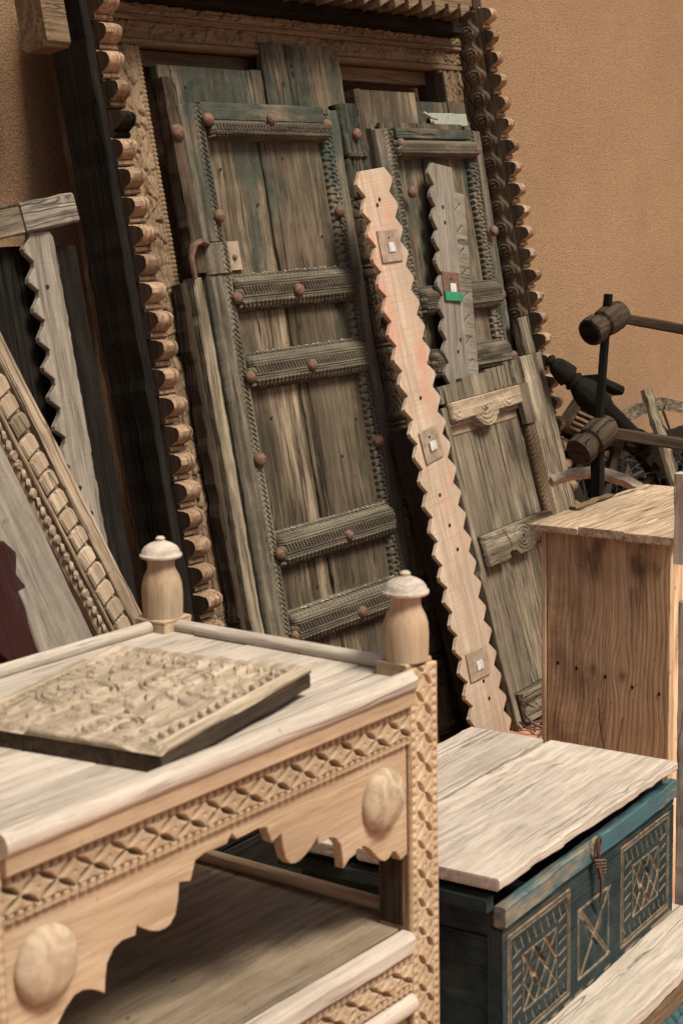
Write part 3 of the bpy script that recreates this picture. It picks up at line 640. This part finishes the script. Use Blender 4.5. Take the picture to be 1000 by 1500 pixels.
RP = leanroot('scalloped_strip', 'dark red and blue-grey scalloped strip in the bottom-left corner behind the table', 'wooden strip', u=2.375, w=.58, v=0, roll=-R(12))
prism('strip_board', hexstrip(14, 1.0, .060, .060, .042, .042, 8), 0, .022, RED['z'], RP, .003)
plank('grey_edge', .03, .065, -.0015, .0215, 0, .9, GREYW, RP, wear=.004)
# ================================================================== WOODEN BOX
BX = root('wooden_box', 'tall plain brown wooden box with knotty side and loose pale top boards', 'box', (3.75, 1.715, 0), (0, 0, 0))
def box_field(X, Z):
    f = X+.010*np.sin(Z*7)+.004*np.sin(Z*23+X*9)+(vn(X*9, Z*3, 61)-.5)*.02
    for kx, kz, a, sx, sz in ((.130, .515, 1.25, .030, .055), (.205, .520, 1.1, .034, .06), (.17, .25, .5, .05, .12), (.18, .75, -.6, .04, .16)):
        f = f-a*(X-kx)*np.exp(-((X-kx)/sx)**2-((Z-kz)/sz)**2)
    return f
def box_cut(X, Z):
    f = box_field(X, Z); ln = groove(saw(f, .0125+0*X), .34)*(.25+.75*vn(f*180, Z*5, 3))*.30
    ln = ln+groove(saw(f+.002, .031), .22)*.22
    kn = sum(np.exp(-((X-kx)/.011)**2-((Z-kz)/.016)**2) for kx, kz in ((.130, .512), (.21, .505)))
    ck = groove(np.abs(X-.165-.02*np.sin(Z*11)), .0022)*(Z < .44)*(vn(Z*20, X*3, 5) > .25)+groove(np.abs(X-.205-.01*np.sin(Z*15+1)), .003)*(Z < .40)*(vn(Z*9, X*2, 9) > .4)
    st_ = sm(.45, .75, fbm(X*16, Z*9, 71))*sm(.60, .80, Z)*sm(.05, .14, X)*.8+sm(.5, .8, fbm(X*30, Z*5, 77))*sm(.35, .1, Z)*.5
    return ln+kn*.7+ck+st_
side = relief('side_board', 0, 0, .336, .852, lambda X, Z: -.0008*groove(saw(box_field(X, Z), .0125), .4)-.0018*groove(np.abs(X-.165-.02*np.sin(Z*11)), .002)*(Z < .44)+.0006*(fbm(X*60, Z*5, 4)-.5), BOXW['z'], BX, .0020, .018, y=0, cutfn=box_cut)
side.location = (-.0, .336, 0); side.rotation_euler = (0, 0, R(-90))
plank('corner_strip', -.003, .02, .3385, .352, 0, .852, BOXW, BX, wear=.001)
plank('front_board', .02, .62, 0, .016, 0, .852, BOXW, BX); plank('back_board', .02, .62, .336, .352, 0, .852, BOXW, BX); plank('end_board', .604, .62, .017, .335, 0, .852, BOXW, BX)
plank('top_board', -.022, .64, -.018, .115, .854, .872, BOXT, BX, axis='x', wear=.004)
plank('top_board', -.020, .61, .117, .238, .854, .875, BOXT, BX, axis='x', wear=.003)
plank('top_board', -.024, .63, .240, .372, .854, .874, BOXT, BX, axis='x', wear=.005)
for y, z in ((.305, .515), (.252, .508), (.172, .498), (.098, .482), (.026, .475)):
    lathe('nail_hole_shade', [(.0038, 0), (.0038, .0015)], HOLE, BX, (-.0002, y, z), (0, R(-90), 0), n=10, scale=(1.3, 1, 1))
plank('splinter', .18, .40, .352, .37, .876, .884, JAMB, BX, wear=.004)
# narrow weathered frame standing at the right edge
NF = root('plank_frame', 'narrow weathered upright plank frame at the right edge beside the wooden box', 'frame', (3.225, 1.352, 0))
plank('upright', 0, .03, .094, .118, .93, 1.12, PALE, NF, axis='z'); plank('cap', -.004, .03, -.12, .092, 1.088, 1.112, PALE, NF)
plank('upright', .012, .04, .012, .092, .855, 1.086, BOXW, NF, axis='z'); plank('upright', .012, .04, -.12, .010, .855, 1.086, WEATH, NF, axis='z')
plank('lower_board', .0, .028, .03, .105, 0, .852, PALE, NF, axis='z'); plank('lower_board', .004, .028, -.12, .028, 0, .852, WEATH, NF, axis='z')
for y, z in ((.07, .77), (.065, .70), (.075, .60), (.062, .42)): lathe('nail_hole_shade', [(.006, 0), (.006, .0015)], HOLE, NF, (-.0002, y, z), (0, R(-90), 0), n=8)
# ================================================================== BENCH AND TEAL CHEST
BN = root('low_bench', 'low bleached wooden bench with carved teal front under the teal chest', 'bench', (2.30, 1.28, 0), (0, 0, R(2)))
for i, (a, b_) in enumerate(((0, .18), (.183, .40), (.403, .62))): plank('seat_board', 0, .90, a, b_, .172, .200, PALE, BN, axis='x', wear=.003)
plank('front_rail', .0, .90, .004, .024, .115, .170, JAMB, BN, wear=.002)
relief('carved_front', 0, .0, .90, .113, lambda X, Z: -.006*groove(np.abs(np.hypot((X % .12)-.06, Z-.05)-.03), .008)-.005*groove(saw(Z+X, .03), .3), BLUE['x'], BN, .004, .02, y=.010)
plank('end_board', .001, .02, .03, .60, 0, .170, DKBR, BN); plank('end_board', .88, .899, .03, .60, 0, .170, DKBR, BN)
CH = root('chest', 'teal painted wooden chest with incised front panels, wired latch and loose bleached lid', 'chest', (2.409, 1.404, .491), (0, 0, R(2)))
def dl(segs, w_):
    def f(X, Z):
        d = np.full(X.shape, 9.)
        for a, b_ in segs: d = np.minimum(d, seg(X, Z, a, b_))
        return groove(d, w_)
    return f
H0 = -.288; segs = []; fine = []
def rect(x0, z0, x1, z1, S): S += [((x0, z0), (x1, z0)), ((x1, z0), (x1, z1)), ((x1, z1), (x0, z1)), ((x0, z1), (x0, z0))]
ZT = .24
for x0, x1 in ((.022, .262), (.492, .726)):
    zb, zt = .018, .225
    rect(x0, zb, x1, zt, segs); rect(x0+.008, zb+.008, x1-.008, zt-.008, fine)
    ix0, ix1, iz0, iz1 = x0+.055, x1-.055, zb+.045, zt-.055; rect(ix0, iz0, ix1, iz1, fine)
    n = 3
    for k_ in range(n):
        a = ix0+(ix1-ix0)*k_/n; b_ = ix0+(ix1-ix0)*(k_+1)/n; zm = (iz0+iz1)/2
        for z0_, z1_ in ((iz0, zm), (zm, iz1)): fine += [((a, z0_), (b_, z1_)), ((b_, z0_), (a, z1_))]
        segs += [((a+.003, iz0), (b_+.003, zm)), ((b_-.003, zm), (a-.003, iz1))]
    for k_ in range(9):
        xx = x0+.02+k_*(x1-x0-.04)/8; fine += [((xx, zt-.018), (xx+.010, zt-.040)), ((xx, zb+.016), (xx-.008, zb+.034))]
    for k_ in range(6):
        zz = zb+.05+k_*.022; fine += [((x0+.016, zz), (x0+.045, zz+.006)), ((x1-.045, zz), (x1-.016, zz+.006))]
x0, x1, zb, zt = .300, .432, .030, .168; rect(x0, zb, x1, zt, segs)
cx, cz = (x0+x1)/2, (zb+zt)/2
for a, b_ in (((x0, zb), (x1, zt)), ((x1, zb), (x0, zt))): fine += [(a, b_), ((a[0]+.008, a[1]), (b_[0]+.008, b_[1])), ((a[0]-.008+.016*(a[0] == x0), a[1]+.008), (b_[0], b_[1]-.008))]
fs_, ff_ = dl(segs, .0045), dl(fine, .003)
def c_h(X, Z):
    h = -.004*fs_(X, Z)-.0028*ff_(X, Z)
    for cx_ in (.142, .609, .366):
        for s1 in (-1, 1): h = h-.006*lens(X-cx_-s1*.03, Z-.115, R(60*s1), .028, .007)-.005*lens(X-cx_+s1*.0, Z-.115-s1*.03, R(-50), .026, .006)
    nt_ = .004*(saw(X, .016) > .5)*(((Z > .028) & (Z < .034)))*(((X > .03) & (X < .25)) | ((X > .5) & (X < .72)))
    return h-nt_+.0008*(fbm(X*12, Z*90, 6)-.5)-.004*groove(np.abs(Z-.236), .002)
def c_c(X, Z):
    r = vn(X*90, Z*90, 3); e = sm(.78, .95, vn(X*30, Z*30, 5))*.4
    lz = sum(lens(X-cx_-s1*.03, Z-.115, R(60*s1), .028, .007) for cx_ in (.142, .609, .366) for s1 in (-1, 1))
    edge = sm(.010, .0, Z)*sm(.3, .6, vn(X*40, Z*40, 8))
    return np.clip((fs_(X, Z)*1.2+ff_(X, Z)*1.0)*(.35+.75*r)+lz*.35+edge, 0, 1)
relief('front_panel', 0, H0, .748, .246, c_h, TEAL['x'], CH, .0016, .016, y=0, cutfn=c_c)
plank('rim_board', -.004, .752, -.006, .016, -.040, .0, BLUE, CH, wear=.0018, ch=.003)
plank('end_board', .001, .018, .018, .40, H0, -.062, TEAL, CH, axis='y', wear=.001); plank('end_board', -.001, .018, .018, .40, -.060, -.008, TEAL, CH, axis='y', wear=.001)
plank('corner_post', -.003, .0, .000, .030, H0, -.045, TEAL, CH, wear=.001, ch=.001)
plank('end_board', .73, .747, .018, .40, H0, -.008, TEAL, CH, axis='y'); plank('back_board', 0, .748, .401, .418, H0, -.004, TEAL, CH); plank('base_board', .002, .746, .002, .418, H0-.012, H0-.001, TEAL, CH)
plank('lid_board', -.048, .715, -.018, .270, .030, .052, PALE, CH, axis='x', wear=.0035, ch=.004, rot=(0, R(1.2), 0), loc=(0, 0, .017))
plank('lid_board', -.056, .70, .279, .455, .030, .054, PALE, CH, axis='x', wear=.003, ch=.003, rot=(0, R(1.0), 0), loc=(0, 0, .014))
plank('lid_batten', -.046, -.020, .006, .44, .002, .029, TEAL, CH, wear=.002); plank('lid_batten', .66, .70, .006, .44, .006, .029, TEAL, CH, wear=.001)
pts = [(.352+.012*math.cos(a), -.012-.006*math.sin(a*.5), -.008+.018*math.sin(a)) for a in np.linspace(0, 6.28, 14)]
tube('latch_ring', pts, .0032, IRON, CH, n=6)
tube('latch_pin', [(.352, -.004, -.02), (.350, -.016, -.045), (.356, -.020, -.075), (.366, -.012, -.125)], [.004, .006, .0045, .002], IRON, CH, n=6)
for i in range(5): tube('wire_twist', [(.335+i*.004, -.014, -.03-.008*i), (.36, -.026, -.036-.006*i), (.372-.004*i, -.012, -.05-.006*i)], .0018, RUST, CH, n=5)
lathe('latch_rosette', [(.022, 0), (.02, .004), (.01, .006)], WEATH['x'], CH, (.352, -.006, -.012), (math.pi/2, 0, 0), n=14)
# bent wire lying on the floor
WR = root('bent_wire', 'small piece of bent rusty wire lying on the terracotta floor', 'wire', (4.60, 2.56, .004))
tube('wire_loop', [(0, 0, .005), (.02, .01, .03), (.05, .0, .025), (.06, -.03, .006), (.03, -.05, .004), (.0, -.03, .02), (-.02, -.0, .04), (-.01, .03, .06)], .005, IRON, WR, n=6)
tube('wire_loop', [(-.03, -.03, .005), (.0, -.04, .03), (.04, -.02, .03), (.05, .02, .006), (.02, .04, .004), (-.01, .05, .03)], .004, IRON, WR, n=6)
# ================================================================== RIGHT BACKGROUND: winding frame, wheels, turned post
def P(x, y, z): return (x, y, z)
WF = root('winding_frame', 'dark wooden winding frame of two round hubs joined by slats, in front of the wall', 'winding frame', (4.947, 2.554, 0))
VR = Vector((.58, -.81, 0)); VF = Vector((.81, .58, 0))
def hub(c, d, rs, nm='hub'):
    d = Vector(d).normalized(); c = Vector(c); o = lathe(nm, rs, DKBR['z'], WF, c, None, 24); o.rotation_euler = d.to_track_quat('Z', 'Y').to_euler(); return o
hp = [(.040, 0), (.050, .004), (.053, .015), (.053, .040), (.047, .046), (.040, .052), (.040, .066), (.050, .073), (.054, .10), (.053, .14), (.046, .165), (.03, .18), (.01, .185)]
def light_ring(c, d, r, z): pass
A1 = Vector((0, 0, 1.242)); D1 = VR*.62+VF*.55+Vector((0, 0, .30))
A2 = Vector((-.075, .0, .863)); D2_ = VR*.62+VF*.55+Vector((0, 0, .42))
hub(A1, D1, [(r*.9, z) for r, z in hp]); hub(A2, D2_, [(r*.95, z) for r, z in hp])
lathe('end_grain', [(.038, -.0005), (.038, .001)], DARK['x'], WF, A1, None, 20).rotation_euler = D1.to_track_quat('Z', 'Y').to_euler()
M1 = A1+D1.normalized()*.10; M2 = A2+D2_.normalized()*.11
def slat(nm, a, b_, w_, t_, mat=DKBR):
    a = Vector(a); b_ = Vector(b_); L = (b_-a).length
    o = plank(nm, -w_/2, w_/2, -t_/2, t_/2, 0, L, mat, WF, wear=.0015, ch=.005); o.location = a; o.rotation_euler = (b_-a).to_track_quat('Z', 'Y').to_euler(); return o
slat('cross_slat', M2, M1+Vector((0, 0, .085)), .028, .020, DARK)
slat('arm', A1+D1.normalized()*.13, A1+D1.normalized()*.13+VR*.62+Vector((0, 0, -.13))+VF*.1, .036, .034, DKBR); slat('arm', A2+D2_.normalized()*.13, A2+D2_.normalized()*.13+VR*.66+Vector((0, 0, -.13))+VF*.1, .038, .038, DKBR)
E1 = A1+D1.normalized()*.13+VR*.60+VF*.1
slat('leg', (E1.x, E1.y, 0), (E1.x, E1.y, 1.22), .06, .05)
slat('leg', (M2.x+.01, M2.y, 0), (M2.x, M2.y, M2.z), .04, .03, DARK)
TP = root('turned_post', 'dark turned wooden post with carved finial leaning toward the wall behind the winding frame', 'turned post', (5.217, 2.834, 1.115), (0, 0, 0))
o = lathe('turned_shaft', [(.012, -.02), (.020, -.015), (.022, -.005), (.015, .002), (.022, .006), (.032, .02), (.038, .05), (.041, .07), (.041, .078), (.030, .084), (.028, .092), (.036, .098), (.036, .106), (.030, .112), (.044, .14), (.052, .17), (.052, .20), (.044, .235), (.034, .26), (.024, .42)], DARK['z'], TP, n=24)
o.rotation_euler = Vector((.18, -.22, -.26)).to_track_quat('Z', 'Y').to_euler()
RBk = root('ribbed_block', 'brown ribbed wooden wedge block behind the slat of the winding frame', 'block', (5.455, 2.80, .93), (R(-8), R(24), R(-25)))
prism('wedge', [(-.10, -.12), (.03, -.12), (.07, .08), (-.02, .08)], 0, .07, DKBR['z'], RBk, .004)
for i in range(9): plank('rib', -.085+.007*i, .030+.0045*i, -.008, .0, -.105+i*.021, -.094+i*.021, JAMB, RBk, axis='x', wear=.001)
plank('cap', -.035, .095, -.03, .10, .082, .115, DARK, RBk, ch=.008)
def hoop(name, label, c, rad, a0, a1, wd, th, mat, nrm=(0, -1, 0), n=40, cat='hoop'):
    rt = root(name, label, cat, c); nv = Vector(nrm).normalized(); xv = Vector((0, 0, 1)).cross(nv).normalized()*-1; zv = nv.cross(xv)*-1
    if zv.z < 0: zv = -zv
    vs = []; fs = []
    for i in range(n+1):
        a = a0+(a1-a0)*i/n; d = xv*math.cos(a)+zv*math.sin(a); r = rad*(1+.004*math.sin(i*1.3))
        for rr_, ww in ((r-th, -wd/2), (r, -wd/2), (r, wd/2), (r-th, wd/2)): vs.append(d*rr_+nv*ww)
    for i in range(n):
        for k_ in range(4): fs.append((i*4+k_, i*4+4+k_, i*4+4+(k_+1) % 4, i*4+(k_+1) % 4))
    fs.append((0, 1, 2, 3)); fs.append((n*4+3, n*4+2, n*4+1, n*4))
    mk('bent_band', vs, fs, mat, rt); return rt
hoop('wooden_hoop', 'pale bent wooden hoop curving over the top of the plain wooden box', (4.955, 2.545, .525), .285, R(64), R(168), .06, .024, PALE['x'], nrm=(-.81, -.58, .5))
hoop('wooden_hoop', 'grey bent wooden hoop standing against the wall at the right edge', (5.90, 2.74, .66), .26, R(0), R(175), .04, .045, WEATH['x'], nrm=(-.81, -.58, 0))
h3 = root('broken_slat', 'grey broken slat leaning upright across the wall hoop at right', 'slat', (5.685, 2.35, .0)); h3.rotation_euler = Vector((-.023, .345, .981)).to_track_quat('Z', 'X').to_euler()
plank('slat_face', -.012, .012, -.034, .034, 0, 1.04, WEATH, h3, wear=.004)
# dark heap: spoked carved wheel and brush
WH = root('dark_carved_wheel', 'blackened carved wooden wheel standing in shade behind the wooden box', 'wheel', (5.55, 2.84, .45), (R(8), 0, R(-18)))
vs = []; fs = []
for i in range(49):
    a = 2*math.pi*i/48
    for r, y in ((.33, -.03), (.42, -.03), (.42, .03), (.33, .03)): vs.append((r*math.cos(a), y, r*math.sin(a)))
for i in range(48):
    for k_ in range(4): fs.append((i*4+k_, i*4+4+k_, i*4+4+(k_+1) % 4, i*4+(k_+1) % 4))
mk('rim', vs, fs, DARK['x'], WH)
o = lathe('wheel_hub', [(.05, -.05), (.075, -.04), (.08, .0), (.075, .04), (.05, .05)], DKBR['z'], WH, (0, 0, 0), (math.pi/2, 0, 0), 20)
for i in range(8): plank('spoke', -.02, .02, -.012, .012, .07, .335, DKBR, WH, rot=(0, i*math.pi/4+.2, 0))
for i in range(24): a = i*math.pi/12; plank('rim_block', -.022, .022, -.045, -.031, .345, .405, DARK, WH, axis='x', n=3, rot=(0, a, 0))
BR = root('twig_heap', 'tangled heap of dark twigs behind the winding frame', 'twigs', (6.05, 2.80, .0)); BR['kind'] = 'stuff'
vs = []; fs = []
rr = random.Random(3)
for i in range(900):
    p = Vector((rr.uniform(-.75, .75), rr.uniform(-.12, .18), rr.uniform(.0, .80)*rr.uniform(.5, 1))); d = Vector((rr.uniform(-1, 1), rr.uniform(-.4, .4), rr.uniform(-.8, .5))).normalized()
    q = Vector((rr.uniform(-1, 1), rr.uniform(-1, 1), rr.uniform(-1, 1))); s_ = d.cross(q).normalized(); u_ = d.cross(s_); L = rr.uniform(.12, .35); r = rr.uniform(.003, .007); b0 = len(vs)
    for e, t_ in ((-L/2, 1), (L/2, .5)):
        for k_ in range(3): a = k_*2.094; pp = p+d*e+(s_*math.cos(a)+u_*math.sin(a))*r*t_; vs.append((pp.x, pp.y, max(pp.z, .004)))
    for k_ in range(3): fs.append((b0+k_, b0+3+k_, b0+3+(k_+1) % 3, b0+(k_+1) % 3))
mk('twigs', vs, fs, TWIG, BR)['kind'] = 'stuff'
for z0, x0, x1 in ((.0, 5.15, 5.6),):
    pass
for q_, (a, b_, lab) in enumerate((((5.30, 2.72, 0), (5.62, 3.05, .86), 'thin dark stick leaning up-right in the shaded heap nearest the ribbed block'), ((5.75, 2.6, 0), (5.50, 3.0, .80), 'thin dark stick leaning up-left across the shaded heap'), ((5.95, 2.62, 0), (6.15, 3.1, .78), 'thin dark stick rising behind the grey broken slat'))):
    rt = root('dark_stick', lab, 'stick', a, (0, 0, 0), 'dark sticks in the shaded heap')
    d_ = Vector(b_)-Vector(a); rt.rotation_euler = d_.to_track_quat('Z', 'Y').to_euler(); plank('stick_face', -.02, .02, -.012, .012, 0, d_.length, DKBR, rt, wear=.002)
CT = root('added_dark_timber', 'stack of short blackened timbers added against the wall to darken the gap behind the wooden box', 'timber stack', (5.35, 2.98, 0))  # timbers put in so the gap behind the box stays dark
for i, (a, b_) in enumerate(((.0, 1.9), (.05, 1.8), (-.02, 1.85), (.04, 1.75), (.0, 1.8))): plank('added_timber_face', a, b_, .02*(i % 2), .16, i*.135, i*.135+.130, DARK, CT, ch=.010, wear=.006)
UC = root('dark_crate', 'blackened plank crate added to darken the view through the opening of the carved table', 'crate', (2.25, 2.08, 0))  # crate added behind the table to keep its opening dark
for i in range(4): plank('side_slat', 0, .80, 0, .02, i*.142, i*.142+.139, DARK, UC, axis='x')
for i in range(4): plank('added_end_slat', 0, .02, .022, .30, i*.142, i*.142+.139, DARK, UC, axis='y')
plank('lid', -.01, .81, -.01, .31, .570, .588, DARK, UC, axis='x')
# ================================================================== TABLE
TB = root('carved_table', 'pale carved wooden table with urn finials, lattice-carved apron and round bosses, in the foreground', 'table', (2.077, 1.364, .994), (0, R(.42), R(-1.5)))
Wt = .57; XL = -.884; SP = .814; ZF = -.994
def f_lattice(Wd, H, vertical=False, p=.0582, bh=.047, edge=.0105):
    def f(X, Z):
        A, B = (X, Z) if vertical else (Z, X)     # A across, B along
        tot = Wd if vertical else H; mid = tot/2; a = A-mid; b_ = ((B/p) % 1-.5)*p
        h = np.zeros_like(A); q = p/4; r = bh/4; ang = math.atan2(r, q); L = math.hypot(q, r)*.92
        for s1 in (-1, 1):
            for s2 in (-1, 1):
                ci = np.floor(B/p); jt = .72+.55*hsh(ci, ci*0+s1*3+s2, 4)
                h -= .016*jt*lens(b_-s1*q+.0012*(jt-1), a-s2*r-.001*(jt-1), ang*s1*s2+.12*(jt-1), L*(.92+.12*jt), L*.29*(.8+.3*jt))
        bb = (((B/p)+.5) % 1-.5)*p
        h -= .003*groove(np.hypot(bb, a), .0035)+.003*groove(np.hypot(b_, np.abs(a)-bh*.46), .003)
        for s_ in (-1, 1):
            ae = s_*a-(tot/2-edge/2-.0015)
            bp_ = ((B/.0145) % 1-.5)*.0145
            if not vertical: h -= .009*lens(bp_+ae*.35, ae, R(68), .0070, .0040)*(np.abs(ae) < .008)
            else: h -= .004*groove(np.hypot(bp_, ae), .006)
            h -= .0025*groove(np.abs(s_*a-(tot/2-edge-.002)), .0014)
        return h+.0006*(fbm(X*60, Z*60, 2)-.5)-.004*np.clip(vn(X*18, Z*18, 5)-.86, 0, 1)
    return f
# top
ys = [.018, .118, .235, .345, .455, .548]
for a, b_ in zip(ys[:-1], ys[1:]): plank('top_board', XL+.03, .045, a, b_-.0015, -.030, -.012+random.uniform(-.0008, .0008), PALE, TB, axis='x', wear=.0008, ch=.0015)
tube('front_moulding', lerp((XL+.07, .004, -.014), (-.001, .004, -.014), 40), .0165, PALE['x'], TB, n=14, wob=.03)
plank('front_board', XL+.071, -.001, -.006, .028, -.0515, -.020, TAN, TB, wear=.0006)
relief('carved_frieze', -SP, -.1115, SP-.001, .0575, f_lattice(SP, .0575, bh=.036, edge=.009), TAN['x'], TB, .0013, .020, y=.004)
for (x, y) in ((0, 0), (XL, 0), (0, Wt-.07), (XL, Wt-.07)):
    z0 = ZF; fr = y == 0
    tp = .0 if fr else .002
    plank('post', x+.001, x+.069, y+.018 if fr else y, y+.069, z0, tp, TAN if fr else TAN, TB, wear=.0006, ch=.002)
    if fr: relief('post_carving', x, z0+.02, .070, .975, f_lattice(.07, 1, True, p=.047, bh=.042, edge=.010), TAN['z'], TB, .0013 if x == 0 else .004, .0145, y=.003)
    plank('post_cap', x+.001, x+.069, y+.0115 if fr else y+.001, y+.069, tp, tp+.008, TAN, TB, wear=.0008, ch=.006)
    pf = [(.0335, .008), (.0345, .03), (.0348, .048), (.0338, .064), (.0300, .077), (.0248, .087), (.0232, .094), (.0230, .100), (.0245, .106), (.033, .1085), (.0355, .1105), (.0357, .1135), (.0335, .1155), (.0325, .1165), (.0315, .121), (.027, .127), (.019, .132), (.010, .1355), (.0075, .137), (.008, .141), (.005, .144), (.001, .1445)]
    o = lathe('finial', pf, TAN['z'], TB, (x+.035, y+.035, tp), None, 36)
    lathe('finial_cap', [(r*1.005, z+.0004) for r, z in pf[9:]], PALE['x'], o, (0, 0, 0), None, 36)
plank('post_inset', -.0015, .001, .022, .066, -.408, -.292, DKBR, TB, axis='z', wear=.0004, ch=.0005)
tube('side_rod', lerp((.035, .071, -.004), (.035, Wt-.071, -.004), 16), .0115, PALE['y'], TB, n=12, wob=.03)
tube('back_rod', lerp((-.002, Wt-.035, -.004), (XL+.072, Wt-.035, -.004), 30), .0115, PALE['x'], TB, n=12, wob=.03)
plank('side_board', .028, .044, .071, Wt-.071, -.11, -.031, TAN, TB); plank('back_board', XL+.07, -.002, Wt-.04, Wt-.025, -.11, -.031, TAN, TB)
# scalloped apron (right half profile mirrored)
half = [(.0, -.128), (.010, -.139), (.031, -.139), (.054, -.138), (.073, -.142), (.0755, -.150), (.083, -.167), (.093, -.164), (.104, -.161), (.107, -.182), (.113, -.201), (.123, -.211), (.133, -.2135), (.146, -.2125), (.160, -.207), (.175, -.198), (.184, -.191), (.187, -.203), (.198, -.202), (.211, -.201), (.226, -.206), (.238, -.220), (.242, -.238), (.244, -.258), (.255, -.250), (.268, -.243), (.281, -.239), (.295, -.240), (.309, -.250), (.325, -.266), (.336, -.276), (.347, -.281), (.357, -.279), (.367, -.272), (.376, -.276), (.387, -.292), (.396, -.290), (.405, -.288)]
cx = -SP/2
op = [(cx-.405, -.1125)]+[(cx-x, z) for x, z in half[::-1]]+[(cx+x, z) for x, z in half[1:]]+[(cx+.405, -.1125)]
prism('apron', op, .011, .027, TAN['x'], TB, .0012)
for x in (-.069, -.748):
    lathe('boss', [(.0475, 0), (.0485, .004), (.047, .009), (.041, .015), (.031, .0195), (.018, .0225), (.006, .0235), (.001, .0236)], BOSS['z'], TB, (x, .011, -.181), (math.pi/2, 0, 0), 36)
# lower shelf
ys = [.03, .20, .38, .545]
for a, b_ in zip(ys[:-1], ys[1:]): plank('shelf_board', XL+.03, .04, a, b_-.0015, -.432, -.414, SHELF, TB, axis='x', wear=.0008, ch=.001)
tube('shelf_rod', lerp((.035, .071, -.400), (.035, Wt-.071, -.400), 16), .0115, TAN['y'], TB, n=12)
plank('shelf_moulding', XL+.07, -.001, -.004, .03, -.449, -.413, PALE, TB, ch=.008, wear=.001)
relief('carved_frieze', -SP, -.5085, SP-.001, .0575, f_lattice(SP, .0575, bh=.036, edge=.009), TAN['x'], TB, .0016, .012, y=.004)
tube('lower_moulding', lerp((XL+.07, .010, -.530), (-.001, .010, -.530), 30), .017, PALE['x'], TB, n=12)
plank('lower_board', XL+.07, -.001, .015, .03, -.76, -.548, TAN, TB); plank('bottom_shelf', XL+.03, .04, .03, .54, -.775, -.76, TAN, TB)
# ---------------- loose carved panel on the table
CP = root('floral_carving', 'loose thick floral carving with dark broken edge lying on the table top', 'carving', (1.545, 1.393, 1.0195), (0, R(-1.3), R(7)))
def f_flor(X, Z):
    W_, H_ = .385, .34; wx = X+(vn(X*16, Z*16, 1)-.5)*.006; wz = Z+(vn(X*16+9, Z*16, 2)-.5)*.006
    top = np.zeros_like(X); C_ = ((.165, .250), (.262, .150), (.060, .120))
    def leaf(x, z, a, L, W2, hh=.0085):
        nonlocal top
        l = lens(wx-x, wz-z, a, L, W2); l2 = lens(wx-x, wz-z, a, L*.85, W2*.16)
        top = np.maximum(top, hh*np.sqrt(l)-.0045*l2)
    for q, (cx_, cz_) in enumerate(C_):
        dx, dz = wx-cx_, wz-cz_; r = np.hypot(dx, dz); R0 = (.048, .042, .036)[q]
        top = np.maximum(top, .0085*groove(np.abs(r-R0), .0042)**.5); top = np.maximum(top, .0065*groove(np.abs(r-R0-.009), .003)**.5)
        top = np.maximum(top, .009*(r < .007))
        for k_ in range(9):
            a = k_*2*math.pi/9+q; leaf(cx_+math.cos(a)*R0*.55, cz_+math.sin(a)*R0*.55, a, R0*.34, R0*.17)
        n_ = (15, 13, 11)[q]
        for ring, (rr_, L_, W2) in enumerate(((R0+.028, .017, .0062), (R0+.060, .019, .0072))):
            for k_ in range(n_+ring*4):
                a = (k_+.5*ring)*2*math.pi/(n_+ring*4)+q*.7; x_ = cx_+math.cos(a)*rr_; z_ = cz_+math.sin(a)*rr_
                if not (.03 < x_ < W_-.03 and .03 < z_ < H_-.03): continue
                if any(math.hypot(x_-c2[0], z_-c2[1]) < rr_-.004+(.012 if j_ > q else 0) for j_, c2 in enumerate(C_) if j_ != q): continue
                leaf(x_, z_, a+.5, L_, W2)
    for k_ in range(16): leaf(.035+k_*.022, .033, 1.0, .013, .0045); leaf(.035+k_*.022, H_-.033, -1.0, .013, .0045)
    for k_ in range(13): leaf(W_-.033, .045+k_*.021, .5, .013, .0045)
    e = np.minimum(np.minimum(X, W_-X), np.minimum(Z, H_-Z))
    h = -.0085+top; h = np.where(e < .020, -.0005-.0035*groove(np.abs(e-.014), .0025), h)
    h *= .55+.45*sm(.25, .6, vn(X*14, Z*14, 44))
    h -= np.clip(.010*np.clip(vn(X*26, Z*26, 9)-.55, 0, 1)*4*(e < .010), 0, .014)
    return h+worn(X, Z, 8, .0008)
pan = relief('panel_face', 0, 0, .385, .34, f_flor, FLOR['x'], CP, .0013, .0095, y=0); pan.rotation_euler = (R(-90), 0, 0)
plank('panel_core', .001, .384, .001, .339, -.034, -.0097, DKBR, CP, axis='x', wear=.002, ch=.003)
